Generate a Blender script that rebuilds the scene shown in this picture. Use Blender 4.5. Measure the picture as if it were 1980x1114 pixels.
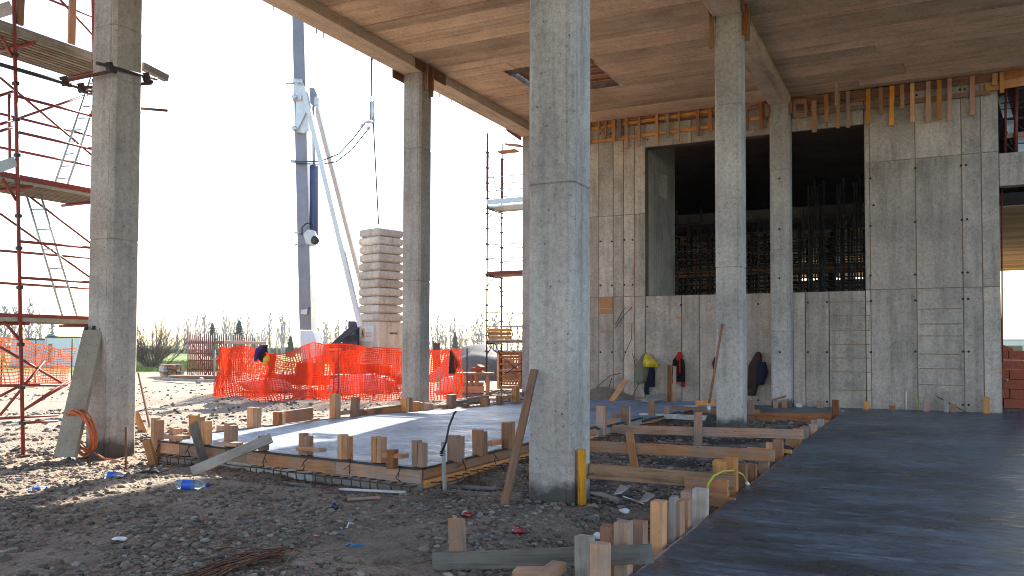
import bpy, bmesh, math, random
import numpy as np
from mathutils import Matrix, Vector, noise as mnoise

random.seed(7); RNG = np.random.default_rng(7)
for o in list(bpy.data.objects): bpy.data.objects.remove(o)
sc = bpy.context.scene; COL = sc.collection
R = math.radians

# ------------------------------------------------------------------ camera
FPX, YAW, TILT, CY, ROLL, CAMH = 1607.72, R(26.308), R(1.801), 620.035, R(0.184), 1.545
cam_d = bpy.data.cameras.new('camera'); cam = bpy.data.objects.new('camera', cam_d); COL.objects.link(cam)
cam_d.sensor_width = 36; cam_d.lens = FPX / 1980 * 36
cam_d.shift_y = (CY - 557) / 1980
cam_d.clip_start = .05; cam_d.clip_end = 6000
cam.matrix_world = Matrix.Translation((0, 0, CAMH)) @ Matrix.Rotation(YAW, 4, 'Z') @ Matrix.Rotation(R(90) + TILT, 4, 'X') @ Matrix.Rotation(ROLL, 4, 'Z')
sc.camera = cam

# ------------------------------------------------------------------ sky and sun
SUN_EL = R(29); SUN_AZ = math.atan2(-.26, 1)      # azimuth from +Y towards +X
w = bpy.data.worlds.new('World'); sc.world = w; w.use_nodes = True
nt = w.node_tree; bg = nt.nodes['Background']
sky = nt.nodes.new('ShaderNodeTexSky'); sky.sky_type = 'NISHITA'; sky.sun_disc = False
sky.sun_elevation = SUN_EL; sky.sun_rotation = SUN_AZ; sky.air_density = 1.0; sky.dust_density = .7; sky.ozone_density = 1.0
nt.links.new(sky.outputs[0], bg.inputs[0]); bg.inputs[1].default_value = .125
sun_d = bpy.data.lights.new('sun', 'SUN'); sun = bpy.data.objects.new('sun', sun_d); COL.objects.link(sun)
sun_d.energy = 5.0; sun_d.angle = R(.53); sun_d.color = (1, .92, .81)
to_sun = Vector((math.sin(SUN_AZ) * math.cos(SUN_EL), math.cos(SUN_AZ) * math.cos(SUN_EL), math.sin(SUN_EL)))
sun.rotation_euler = (-to_sun).to_track_quat('-Z', 'Y').to_euler(); sun.location = (-10, 30, 25)
vs = sc.view_settings; vs.view_transform = 'Standard'; vs.look = 'None'; vs.exposure = 1.72; vs.gamma = 1; vs.use_curve_mapping = False
sc.render.filter_size = 1.0; sc.cycles.filter_width = 1.0

# ------------------------------------------------------------------ measuring helpers (survey of the photograph)
def ray(u, v):
    u -= 990; v -= CY
    c, s = math.cos(ROLL), math.sin(ROLL)
    u, v = u * c + v * s, -u * s + v * c
    xc, yc = u / FPX, -v / FPX
    yf = math.cos(TILT) - yc * math.sin(TILT); z = math.sin(TILT) + yc * math.cos(TILT)
    return Vector((xc * math.cos(YAW) - yf * math.sin(YAW), xc * math.sin(YAW) + yf * math.cos(YAW), z))
O0 = Vector((0, 0, CAMH))
def on_z(u, v, z): d = ray(u, v); return O0 + d * ((z - CAMH) / d.z)
def on_x(u, v, x): d = ray(u, v); return O0 + d * (x / d.x)
def on_y(u, v, y): d = ray(u, v); return O0 + d * (y / d.y)
def on_d(u, v, dep):                       # point at a given distance in front of the camera
    d = ray(u, v); f = Vector((-math.sin(YAW), math.cos(YAW), 0)); return O0 + d * (dep / d.dot(f))
def on_l(u, v, A, B):                      # on the vertical plane through A and B
    n = Vector((B[1] - A[1], A[0] - B[0], 0)); d = ray(u, v)
    return O0 + d * ((Vector((A[0], A[1], 0)) - Vector((0, 0, 0))).dot(n) / d.dot(n))

# ------------------------------------------------------------------ object helpers
WM = {}
def tag(o, label=None, cat=None, group=None, kind=None):
    if label: o['label'] = label
    if cat: o['category'] = cat
    if group: o['group'] = group
    if kind: o['kind'] = kind
    elif label: o['kind'] = 'thing'
    return o
def thing(name, label, cat, loc=(0, 0, 0), group=None):
    o = bpy.data.objects.new(name, None); COL.objects.link(o); o.location = loc; o.empty_display_size = .2
    WM[o] = Matrix.Translation(loc)
    return tag(o, label, cat, group)
def link(name, me, mat, parent=None, M=None):
    M = M or Matrix.Identity(4)
    o = bpy.data.objects.new(name, me); COL.objects.link(o)
    if mat and not me.materials: me.materials.append(mat)
    if parent is not None:
        o.parent = parent; o.matrix_parent_inverse = WM[parent].inverted()
    o.matrix_basis = M; WM[o] = M.copy()
    return o
def copy_tree(src, M, parent=None):
    """copy a thing and its parts; M moves the whole"""
    def rec(s, par):
        c = s.copy(); COL.objects.link(c); W = M @ WM[s]; WM[c] = W
        if par is not None:
            c.parent = par; c.matrix_parent_inverse = WM[par].inverted()
        c.matrix_basis = W
        for ch in s.children: rec(ch, c)
        return c
    return rec(src, parent)

class MB:
    def __init__(s): s.v = []; s.f = []; s.smooth = []
    def add(s, vs_, fs, sm=False):
        b = len(s.v); s.v += [tuple(p) for p in vs_]; s.f += [tuple(i + b for i in f) for f in fs]; s.smooth += [sm] * len(fs); return s
    def box(s, c, size, M=None, jit=0):
        x, y, z = [k / 2 for k in size]
        P = [Vector((a * x, b * y, d * z)) for d in (-1, 1) for a, b in ((-1, -1), (1, -1), (1, 1), (-1, 1))]
        if jit: P = [p + Vector([random.uniform(-jit, jit) for _ in range(3)]) for p in P]
        if M is not None: P = [M @ p for p in P]
        P = [p + Vector(c) for p in P]
        return s.add(P, [(3, 2, 1, 0), (4, 5, 6, 7), (0, 1, 5, 4), (1, 2, 6, 5), (2, 3, 7, 6), (3, 0, 4, 7)])
    def span(s, a, b): return s.box([(p + q) / 2 for p, q in zip(a, b)], [abs(q - p) for p, q in zip(a, b)])
    def tube(s, pts, r, n=8, caps=True, closed=False):
        pts = [Vector(p) for p in pts]; m = len(pts); rs = r if isinstance(r, (list, tuple)) else [r] * m
        rings = []; prev = None
        for i, p in enumerate(pts):
            a = pts[i - 1] if (i > 0 or closed) else p; b = pts[(i + 1) % m] if (i < m - 1 or closed) else p
            t = (b - a).normalized() if (b - a).length > 1e-9 else Vector((0, 0, 1))
            if prev is None:
                x = t.orthogonal().normalized()
            else:
                x = (prev - t * prev.dot(t)); x = x.normalized() if x.length > 1e-6 else t.orthogonal().normalized()
            prev = x; y = t.cross(x)
            rings.append([p + (x * math.cos(2 * math.pi * k / n) + y * math.sin(2 * math.pi * k / n)) * rs[i] for k in range(n)])
        V = [q for rg in rings for q in rg]; F = []
        for i in range(m if closed else m - 1):
            j = (i + 1) % m
            for k in range(n): F.append((i * n + k, i * n + (k + 1) % n, j * n + (k + 1) % n, j * n + k))
        s.add(V, F, True)
        if caps and not closed:
            b = len(s.v) - len(V)
            s.f.append(tuple(b + k for k in reversed(range(n)))); s.f.append(tuple(b + (m - 1) * n + k for k in range(n))); s.smooth += [False, False]
        return s
    def lathe(s, prof, n=16, M=None, caps=True):
        V = []; F = []
        for r, z in prof:
            for k in range(n):
                p = Vector((r * math.cos(2 * math.pi * k / n), r * math.sin(2 * math.pi * k / n), z)); V.append(M @ p if M is not None else p)
        for i in range(len(prof) - 1):
            for k in range(n): F.append((i * n + k, i * n + (k + 1) % n, (i + 1) * n + (k + 1) % n, (i + 1) * n + k))
        s.add(V, F, True)
        if caps:
            b = len(s.v) - len(V); m = len(prof)
            s.f.append(tuple(b + k for k in reversed(range(n)))); s.f.append(tuple(b + (m - 1) * n + k for k in range(n))); s.smooth += [False, False]
        return s
    def prism(s, poly, axis, a, b):
        """poly of 2D points extruded along axis ('x','y','z') from a to b"""
        def P(p, t): return {'x': (t, p[0], p[1]), 'y': (p[0], t, p[1]), 'z': (p[0], p[1], t)}[axis]
        n = len(poly)
        return s.add([P(p, a) for p in poly] + [P(p, b) for p in poly], [tuple(reversed(range(n))), tuple(range(n, 2 * n))] + [(k, (k + 1) % n, n + (k + 1) % n, n + k) for k in range(n)])
    def mesh(s, name):
        me = bpy.data.meshes.new(name); me.from_pydata(s.v, [], s.f); me.polygons.foreach_set('use_smooth', s.smooth)
        bm = bmesh.new(); bm.from_mesh(me); bmesh.ops.recalc_face_normals(bm, faces=bm.faces); bm.to_mesh(me); bm.free()
        me.update(); return me
    def build(s, name, mat, parent=None, bevel=0, M=None):
        me = s.mesh(name)
        if bevel:
            bm = bmesh.new(); bm.from_mesh(me)
            bmesh.ops.bevel(bm, geom=[e for e in bm.edges if e.calc_face_angle(0) > .6], offset=bevel, segments=1, affect='EDGES')
            bm.to_mesh(me); bm.free()
        return link(name, me, mat, parent, M)

def frame(p0, p1, up=(0, 0, 1)):
    p0, p1 = Vector(p0), Vector(p1); x = (p1 - p0).normalized(); up = Vector(up)
    if abs(x.dot(up)) > .98: up = Vector((0, 1, 0))
    y = up.cross(x).normalized(); z = x.cross(y)
    M = Matrix((x, y, z)).transposed().to_4x4(); M.translation = (p0 + p1) / 2
    return M, (p1 - p0).length
def timber(name, p0, p1, wd, ht, mat, parent=None, up=(0, 0, 1), jit=.003, bev=.003, roll=0):
    """a sawn board: length p0-p1, wd across (local y), ht along local z"""
    M, L = frame(p0, p1, up)
    if roll: M = M @ Matrix.Rotation(roll, 4, 'X')
    return MB().box((0, 0, 0), (L, wd, ht), jit=jit).build(name, mat, parent, bevel=bev, M=M)
def pole(name, p0, p1, r, mat, parent=None, n=8):
    M, L = frame(p0, p1)
    return MB().tube([(-L / 2, 0, 0), (L / 2, 0, 0)], r, n).build(name, mat, parent, M=M)

# ------------------------------------------------------------------ materials
MATS = {}
class NT:
    def __init__(s, name):
        s.m = bpy.data.materials.new(name); s.m.use_nodes = True; s.t = s.m.node_tree
        s.b = s.t.nodes['Principled BSDF']; s.out = s.t.nodes['Material Output']; MATS[name] = s.m
    def n(s, typ, **k):
        nd = s.t.nodes.new('ShaderNode' + typ)
        for a, b in k.items(): setattr(nd, a, b)
        return nd
    def l(s, a, b): s.t.links.new(a, b)
    def coord(s, kind='Object', scale=(1, 1, 1), rnd=0):
        tc = s.n('TexCoord'); mp = s.n('Mapping'); mp.inputs['Scale'].default_value = scale
        s.l(tc.outputs[kind], mp.inputs['Vector'])
        if rnd:
            oi = s.n('ObjectInfo'); mu = s.n('Math', operation='MULTIPLY'); mu.inputs[1].default_value = rnd
            s.l(oi.outputs['Random'], mu.inputs[0]); s.l(mu.outputs[0], mp.inputs['Location'])
        return mp.outputs[0]
    def noise(s, vec, scale, detail=5, rough=.6, dist=0):
        nd = s.n('TexNoise'); nd.inputs['Scale'].default_value = scale; nd.inputs['Detail'].default_value = detail
        nd.inputs['Roughness'].default_value = rough; nd.inputs['Distortion'].default_value = dist; s.l(vec, nd.inputs['Vector']); return nd.outputs['Fac']
    def ramp(s, fac, stops, interp='LINEAR'):
        nd = s.n('ValToRGB'); nd.color_ramp.interpolation = interp; el = nd.color_ramp.elements
        while len(el) < len(stops): el.new(.5)
        for e, (p, c) in zip(el, stops): e.position = p; e.color = (*c, 1) if len(c) == 3 else c
        s.l(fac, nd.inputs[0]); return nd.outputs[0]
    def mix(s, fac, a, b, blend='MIX'):
        nd = s.n('MixRGB', blend_type=blend)
        for v, i in ((fac, 0), (a, 1), (b, 2)):
            if hasattr(v, 'is_linked'): s.l(v, nd.inputs[i])
            else: nd.inputs[i].default_value = v if i == 0 else (*v, 1)
        return nd.outputs[0]
    def bump(s, h, strength=.3, dist=.01, nrm=None):
        nd = s.n('Bump'); nd.inputs['Strength'].default_value = strength; nd.inputs['Distance'].default_value = dist; s.l(h, nd.inputs['Height'])
        if nrm: s.l(nrm, nd.inputs['Normal'])
        return nd.outputs[0]
    def fin(s, col, rough=.8, nrm=None, metal=0, spec=.5):
        if hasattr(col, 'is_linked'): s.l(col, s.b.inputs['Base Color'])
        else: s.b.inputs['Base Color'].default_value = (*col, 1)
        if hasattr(rough, 'is_linked'): s.l(rough, s.b.inputs['Roughness'])
        else: s.b.inputs['Roughness'].default_value = rough
        if nrm: s.l(nrm, s.b.inputs['Normal'])
        s.b.inputs['Metallic'].default_value = metal; s.b.inputs['Specular IOR Level'].default_value = spec
        return s.m
def g(v): return (v, v, v)
def scl(c, k): return tuple(x * k for x in c)

def concrete(name, c, pits=True, stain=(.30, .17, .07), stain_amt=.25, streak='z', rnd=0, rough=.85, fine=60, splash=False, vr=(.82, 1.15), con=1.0):
    s = NT(name); v = s.coord('Object', rnd=rnd); v0 = s.coord('Object')
    big = s.noise(v, .9, 4, .6); mid = s.noise(v, 15, 6, .72); fi = s.noise(v, fine, 3, .6)
    col = s.ramp(big, [(.3, scl(c, .72)), (.5, c), (.7, scl(c, 1.22))])
    col = s.mix(.6, col, s.ramp(mid, [(.30, g(.26)), (.5, g(.53)), (.7, g(.70))]), 'OVERLAY')
    col = s.mix(.4, col, s.ramp(fi, [(.3, g(.35)), (.7, g(.65))]), 'OVERLAY')
    sv = s.coord('Object', {'z': (3.2, 3.2, .22), 'x': (.18, 4, 4), 'y': (4, .18, 4)}[streak], rnd=rnd)
    st = s.noise(sv, 1.6, 5, .7)
    col = s.mix(.62, col, s.ramp(st, [(.33, g(.30)), (.5, g(.54)), (.72, g(.64))]), 'OVERLAY')
    sm = s.ramp(s.noise(v, 1.7, 5, .75), [(.56, g(0)), (.74, g(stain_amt))])
    col = s.mix(sm, col, stain)
    if rnd:
        oi = s.n('ObjectInfo'); hs = s.n('HueSaturation'); mr = s.n('MapRange'); mr.inputs[3].default_value = vr[0]; mr.inputs[4].default_value = vr[1]; s.l(oi.outputs['Random'], mr.inputs[0]); s.l(mr.outputs[0], hs.inputs['Value']); s.l(col, hs.inputs['Color']); col = hs.outputs[0]
    h = s.mix(.5, s.ramp(mid, [(.2, g(0)), (.8, g(1))]), s.ramp(fi, [(.2, g(0)), (.8, g(1))]))
    if pits:
        vo = s.n('TexVoronoi'); vo.inputs['Scale'].default_value = 13; s.l(v, vo.inputs['Vector'])
        pm = s.ramp(vo.outputs['Distance'], [(.10, g(1)), (.17, g(0))])
        gate = s.ramp(s.noise(v, 4, 3), [(.52, g(0)), (.6, g(1))])
        pm = s.mix(1, pm, gate, 'MULTIPLY'); col = s.mix(pm, col, scl(c, .28))
        h = s.mix(pm, h, (0, 0, 0))
    if splash:
        sz = s.n('SeparateXYZ'); s.l(v0, sz.inputs[0]); ad = s.n('Math', operation='MULTIPLY_ADD'); s.l(s.noise(v0, 3, 4, .6), ad.inputs[0]); ad.inputs[1].default_value = -.5; s.l(sz.outputs[2], ad.inputs[2])
        sm = s.ramp(ad.outputs[0], [(0, g(.92)), (.12, g(0))]); mr2 = s.n('MapRange'); s.l(ad.outputs[0], mr2.inputs[0]); mr2.inputs[1].default_value = -.17; mr2.inputs[2].default_value = -.03; mr2.inputs[3].default_value = .9; mr2.inputs[4].default_value = 0
        col = s.mix(mr2.outputs[0], col, (.06, .052, .045))
    return s.fin(col, rough, s.bump(h, .5, .008))
def wood(name, c, dark, grey=None, gamt=0, rough=.75, gs=1.0):
    s = NT(name); v = s.coord('Object', (1.2 * gs, 22 * gs, 22 * gs), rnd=40); v2 = s.coord('Object', rnd=13)
    gr = s.noise(v, 1.6, 6, .65, .4); blot = s.noise(v2, 5, 4, .6)
    col = s.ramp(gr, [(.3, dark), (.5, c), (.75, scl(c, 1.25))])
    col = s.mix(.5, col, s.ramp(blot, [(.3, g(.3)), (.55, g(.5)), (.75, g(.62))]), 'OVERLAY')
    if grey: col = s.mix(s.ramp(s.noise(v2, 2.2, 4, .7), [(.45, g(0)), (.62, g(gamt))]), col, grey)
    oi = s.n('ObjectInfo'); hs = s.n('HueSaturation')
    mr = s.n('MapRange'); mr.inputs[3].default_value = .55; mr.inputs[4].default_value = 1.25; s.l(oi.outputs['Random'], mr.inputs[0]); s.l(mr.outputs[0], hs.inputs['Value'])
    wn = s.n('TexWhiteNoise', noise_dimensions='1D'); s.l(oi.outputs['Random'], wn.inputs['W']); ms = s.n('MapRange'); ms.inputs[3].default_value = .82; ms.inputs[4].default_value = 1.15; s.l(wn.outputs['Value'], ms.inputs[0]); s.l(ms.outputs[0], hs.inputs['Saturation'])
    kn = s.ramp(s.noise(s.coord('Object', (5, 16, 16), rnd=7), 1.4, 2, .5), [(.70, g(0)), (.76, g(.75))]); col = s.mix(kn, col, scl(dark, .45))
    sp = s.ramp(s.noise(v2, 7, 6, .75), [(.63, g(0)), (.71, g(.6))]); col = s.mix(sp, col, (.36, .34, .32))
    s.l(col, hs.inputs['Color'])
    return s.fin(hs.outputs[0], rough, s.bump(gr, .35, .004))
def paint(name, c, rough=.5, metal=0, rust=None, amt=.5, sc_=9, spec=.5, bmp=.15):
    s = NT(name); v = s.coord('Object', rnd=9); a = s.noise(v, sc_, 6, .7)
    col = s.mix(.5, c, s.ramp(a, [(.3, g(.34)), (.7, g(.62))]), 'OVERLAY')
    if rust: col = s.mix(s.ramp(s.noise(v, sc_ * .7, 6, .75), [(.48, g(0)), (.62, g(amt))]), col, rust)
    return s.fin(col, rough, s.bump(a, bmp, .004), metal, spec)

M_colm = concrete('concrete_column', (.38, .335, .305), stain_amt=.18, splash=True, rnd=11, vr=(.9, 1.1))
M_wall = concrete('concrete_wall', (.405, .33, .275), stain=(.40, .17, .045), stain_amt=.42, rnd=3)
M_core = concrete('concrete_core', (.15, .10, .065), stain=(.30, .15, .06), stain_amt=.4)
M_form = wood('formwork_soffit_boards', (.58, .33, .15), (.42, .21, .08), gs=.3); M_form_shaded = wood('shaded_formwork', (.035, .022, .014), (.02, .012, .008))  # near-black copy paints in the hall's interior shade
M_soff = concrete('concrete_soffit', (.66, .44, .275), pits=False, stain=(.30, .155, .07), stain_amt=.45, streak='x', rnd=30, vr=(.72, 1.12))
M_beam = concrete('concrete_beam', (.56, .41, .285), pits=False, stain=(.22, .11, .045), stain_amt=.3, streak='y')
M_pine = wood('pine_timber', (.46, .215, .112), (.29, .115, .05), (.27, .23, .20), .6)
M_fresh = wood('fresh_pine_timber', (.58, .285, .13), (.41, .175, .065))
M_fringe = wood('bounce_lit_orange_timber', (.66, .30, .10), (.46, .18, .05)); M_grey = wood('weathered_timber', (.27, .225, .185), (.15, .115, .09), (.36, .34, .32), .6)  # brighter orange copy paints bounced light onto the wall-top wood
M_yel = wood('yellow_shuttering', (.62, .27, .03), (.35, .13, .015))
M_stain = wood('stained_board', (.33, .15, .045), (.10, .04, .015))
M_whit = wood('lime_splashed_timber', (.42, .35, .29), (.28, .20, .14), (.55, .56, .58), .9)
M_dpine = wood('dark_red_timber', (.30, .11, .04), (.14, .05, .02))
M_rust = paint('rusty_steel', (.115, .055, .035), .8, .3, (.20, .075, .03), .8)
M_red = paint('red_scaffold_paint', (.30, .035, .022), .5, 0, (.13, .045, .025), .8)
M_dred = paint('dark_red_panel_paint', (.19, .028, .022), .55, 0, (.10, .04, .025), .7)
M_galv = paint('galvanised_steel', (.50, .52, .54), .42, .75, (.36, .33, .29), .3)
M_dsteel = paint('dark_steel', (.045, .04, .042), .6, .4, (.10, .05, .03), .5)
M_dstand = paint('dark_scaffold', (.055, .05, .052), .6, .3, (.10, .045, .03), .4)
M_deck = paint('scaffold_deck_steel', (.44, .40, .33), .55, .35, (.33, .22, .11), .5, 4)
M_crane = paint('crane_paint', (.22, .215, .255), .38, .1, (.17, .15, .17), .4, 2)
M_crwhite = paint('crane_white', (.62, .63, .64), .38, .2, (.45, .44, .43), .4, 3)
M_blue = paint('hydraulic_blue', (.018, .03, .13), .3)
M_navy = paint('navy_steel', (.016, .022, .05), .45)
M_ball = concrete('ballast_concrete', (.58, .50, .41), stain_amt=.2, rnd=9)
M_black = paint('black_rubber', (.015, .015, .017), .5)
M_rail = paint('black_edge_strip', (.028, .028, .032), .55)
M_white = paint('white_paint', (.75, .75, .74), .5)
M_brick = paint('red_hollow_brick', (.36, .075, .035), .85, 0, (.46, .14, .07), .6, 30, bmp=.3)
M_orange_cable = paint('orange_cable_sheath', (.55, .135, .045), .5)
M_dark = paint('tie_hole_dark', (.012, .011, .010), .9)
# ------------------------------------------------------------------ ground
def sstep(a, b, x): t = np.clip((x - a) / (b - a), 0, 1); return t * t * (3 - 2 * t)
_ph = RNG.uniform(0, 6.28, (24, 3)); _k = np.concatenate([RNG.normal(0, .8, (8, 2)), RNG.normal(0, 3, (8, 2)), RNG.normal(0, 9, (8, 2))])
_am = np.array([.022] * 8 + [.008] * 8 + [.006] * 8)
def gz(x, y):
    x = np.asarray(x, float); y = np.asarray(y, float); z = np.zeros(np.broadcast(x, y).shape)
    for (kx, ky), p, a in zip(_k, _ph[:, 0], _am): z = z + a * np.sin(kx * x + ky * y + p)
    d = np.hypot(x, y); near = 1 - sstep(30, 60, d)
    z = z * (.55 + .45 * sstep(9, 14, y) * sstep(9, 12, -x)) * near
    # churned ruts left of the building
    rut = sstep(11.2, 13, -x) * (1 - sstep(26, 34, -x)) * sstep(6, 9, y) * near
    z = z + rut * (.05 * np.sin(2.1 * x + .35 * y + 1.5 * np.sin(.4 * y)) + .03 * np.sin(4.7 * x - .8 * y))
    tr = sstep(-5.0, -4.4, x) * (1 - sstep(-2.0, -1.7, x)) * sstep(7.3, 9.2, y)
    z = z - .13 * tr
    z = z - .17 * sstep(-2.9, -2.1, x) * (1 - sstep(7.3, 9.2, y))
    lowslab = sstep(-2.0, -1.75, x) * (1 - sstep(14.0, 15.0, x)) * (1 - sstep(23.4, 24, y)) * sstep(-7, -6, y)
    z = z - .32 * lowslab
    ls = sstep(-9.6, -9.2, x) * (1 - sstep(-5.4, -5.0, x)) * sstep(8.3, 8.7, y) * (1 - sstep(22.6, 23, y))
    z = z - .22 * ls
    z = z - .075 * sstep(-10.4, -9.8, x) * (1 - sstep(-5.2, -4.4, x)) * sstep(6.9, 7.6, y) * (1 - sstep(8.6, 9, y))
    # spoil heap by the end wall
    z = z + .62 * np.exp(-(((x + 8.35) / .8) ** 2 + ((y - 22.6) / .42) ** 2))
    far = sstep(40, 140, d); z = z + far * 0
    return z
def axis(lo, flo, fhi, hi, step, grow=1.18):
    a = list(np.arange(flo, fhi + 1e-6, step)); s = step
    while a[-1] < hi: s *= grow; a.append(a[-1] + s)
    b = [flo]; s = step
    while b[-1] > lo: s *= grow; b.append(b[-1] - s)
    return np.array(sorted(set(b[1:] + a)))
gx = axis(-2600, -14, -1.4, 2600, .085); gy = axis(-700, 3.0, 13, 3600, .085, 1.12)
GX, GY = np.meshgrid(gx, gy); GZ = gz(GX, GY)
GZ += RNG.normal(0, .004, GZ.shape) * (np.hypot(GX, GY) < 20)
me = bpy.data.meshes.new('ground'); nx, ny = len(gx), len(gy)
me.vertices.add(nx * ny); me.vertices.foreach_set('co', np.stack([GX, GY, GZ], -1).ravel())
ii = (np.arange(ny - 1)[:, None] * nx + np.arange(nx - 1)[None]).ravel(); quads = np.stack([ii, ii + 1, ii + nx + 1, ii + nx], -1)
me.loops.add(quads.size); me.loops.foreach_set('vertex_index', quads.ravel()); me.polygons.add(len(quads))
me.polygons.foreach_set('loop_start', np.arange(0, quads.size, 4)); me.polygons.foreach_set('loop_total', np.full(len(quads), 4)); me.polygons.foreach_set('use_smooth', np.ones(len(quads), bool))
me.update(calc_edges=True)
s = NT('earth_and_gravel'); v = s.coord('Object')
n1 = s.noise(v, .55, 6, .65); n2 = s.noise(v, 5, 6, .7); n3 = s.noise(v, 38, 4, .7)
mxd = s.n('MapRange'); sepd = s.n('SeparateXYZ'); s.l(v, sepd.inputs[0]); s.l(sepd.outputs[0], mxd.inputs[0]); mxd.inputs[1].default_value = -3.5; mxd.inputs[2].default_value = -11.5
dry_lit = s.ramp(n1, [(.3, (.25, .19, .135)), (.5, (.36, .28, .20)), (.7, (.44, .36, .27))]); shade_soil = s.ramp(n1, [(.3, (.11, .083, .06)), (.5, (.175, .135, .098)), (.7, (.245, .195, .145))])
col = s.mix(mxd.outputs[0], shade_soil, dry_lit)  # soil paler on the sunny side, darker under the roof: light painted in
col = s.mix(.6, col, s.ramp(n2, [(.3, g(.28)), (.5, g(.5)), (.72, g(.68))]), 'OVERLAY')
vo = s.n('TexVoronoi'); vo.inputs['Scale'].default_value = 26; s.l(v, vo.inputs['Vector'])
pc = s.ramp(vo.outputs['Color'], [(0, (.12, .11, .11)), (.35, (.27, .24, .21)), (.6, (.22, .15, .12)), (1, (.42, .40, .38))])
col = s.mix(s.ramp(n3, [(.42, g(0)), (.6, g(.4))]), col, pc)
# meadow beyond the yard: grass grows there (a property of the place)
sep = s.n('SeparateXYZ'); s.l(v, sep.inputs[0])
dist = s.n('VectorMath', operation='LENGTH'); s.l(v, dist.inputs[0])
md = s.n('Math', operation='DIVIDE'); md.inputs[1].default_value = 100; s.l(dist.outputs['Value'], md.inputs[0])
add = s.n('Math', operation='ADD'); s.l(md.outputs[0], add.inputs[0])
n4 = s.noise(v, .08, 4, .6); sub = s.n('Math', operation='MULTIPLY_ADD'); s.l(n4, sub.inputs[0]); sub.inputs[1].default_value = .12; sub.inputs[2].default_value = -.06
s.l(sub.outputs[0], add.inputs[1])
gm = s.ramp(add.outputs[0], [(.50, g(0)), (.54, g(1))])
gc = s.ramp(s.noise(v, .9, 5, .7), [(.3, (.07, .12, .018)), (.55, (.15, .20, .035)), (.75, (.26, .27, .08))])
col = s.mix(gm, col, gc)
# damp patches in the trench
dm = s.ramp(s.noise(v, .75, 4, .7), [(.46, g(0)), (.54, g(.9))])
mx = s.n('MapRange'); s.l(sep.outputs[0], mx.inputs[0]); mx.inputs[1].default_value = -5.2; mx.inputs[2].default_value = -4.4
mx2 = s.n('MapRange'); s.l(sep.outputs[1], mx2.inputs[0]); mx2.inputs[1].default_value = 6.6; mx2.inputs[2].default_value = 7.6
mx3 = s.n('MapRange'); s.l(sep.outputs[1], mx3.inputs[0]); mx3.inputs[1].default_value = 22; mx3.inputs[2].default_value = 21
dm = s.mix(1, dm, mx.outputs[0], 'MULTIPLY'); dm = s.mix(1, dm, mx2.outputs[0], 'MULTIPLY'); dm = s.mix(1, dm, mx3.outputs[0], 'MULTIPLY')
col = s.mix(dm, col, (.022, .020, .019))
h = s.mix(.5, s.ramp(vo.outputs['Distance'], [(0, g(1)), (.7, g(0))]), s.ramp(n2, [(.2, g(0)), (.8, g(1))]))
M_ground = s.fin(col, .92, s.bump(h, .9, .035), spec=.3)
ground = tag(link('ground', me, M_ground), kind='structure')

# ------------------------------------------------------------------ loose stones
def stone_mesh(name, seed, sub=1):
    bm = bmesh.new(); bmesh.ops.create_icosphere(bm, subdivisions=sub, radius=1)
    for vtx in bm.verts:
        q = vtx.co * 1.1 + Vector((seed * 7.3, seed, 0)); vtx.co *= 1 + .38 * mnoise.noise(q) + .15 * mnoise.noise(q * 3)
        vtx.co.z *= .62; vtx.co.y *= .8
    m = bpy.data.meshes.new(name); bm.to_mesh(m); bm.free()
    m.polygons.foreach_set('use_smooth', [False] * len(m.polygons)) ; return m
s = NT('stone'); v = s.coord('Object'); vo = s.n('TexVoronoi'); vo.inputs['Scale'].default_value = 9; s.l(v, vo.inputs['Vector'])
ge = s.n('NewGeometry')
isl = s.ramp(ge.outputs['Random Per Island'], [(0, (.06, .052, .045)), (.2, (.14, .115, .09)), (.42, (.225, .185, .145)), (.56, (.20, .115, .08)), (.72, (.125, .112, .10)), (.88, (.25, .215, .175)), (1, (.36, .325, .285))])
oi = s.n('ObjectInfo')
nn = s.noise(v, 40, 4, .6); col = s.mix(.5, isl, s.ramp(nn, [(.3, g(.32)), (.7, g(.66))]), 'OVERLAY')
M_stone = s.fin(col, .85, s.bump(nn, .3, .004), spec=.35)
s = NT('large_stone'); v = s.coord('Object'); oi = s.n('ObjectInfo'); nn = s.noise(v, 4, 5, .65)
col = s.ramp(oi.outputs['Random'], [(0, (.11, .09, .075)), (.3, (.18, .145, .11)), (.55, (.24, .195, .15)), (.75, (.21, .125, .09)), (1, (.31, .275, .235))])
M_bstone = s.fin(s.mix(.6, col, s.ramp(nn, [(.3, g(.3)), (.7, g(.66))]), 'OVERLAY'), .85, s.bump(nn, .4, .05), spec=.3)
protos = [stone_mesh('stone', i + 1) for i in range(6)]
PV = [np.array([vv.co[:] for vv in p.vertices]) for p in protos]; PF = [np.array([f.vertices[:] for f in p.polygons]) for p in protos]
def bad(x, y):          # keep stones off the slabs and columns
    inl = (x > -9.75) & (x < -4.9) & (y > 8.35 - (x + 9.85) * .122) & (y < 23.2)
    inr = (x > -2.05) & (y < 23.2); inw = (x > -4.7) & (y > 20.6)
    cl = np.zeros_like(inl)
    for cx, cy in ((-10.736, 8.40), (-3.345, 7.875), (-10.736, 16.5), (-3.345, 16.45)): cl |= (abs(x - cx) < .27) & (abs(y - cy) < .27)
    return inl | inr | inw | cl
def scatter(n, umin, umax, vmin, vmax, smin, smax, power=2.2):
    """even over the visible ground, so density falls with distance like the eye sees it"""
    out = []
    while len(out) < n:
        p = on_z(random.uniform(umin, umax), random.uniform(vmin, vmax), 0)
        if p.y > 60 or bad(np.array(p.x), np.array(p.y)): continue
        out.append((p.x, p.y, smin + (smax - smin) * random.random() ** power))
    return out
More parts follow.
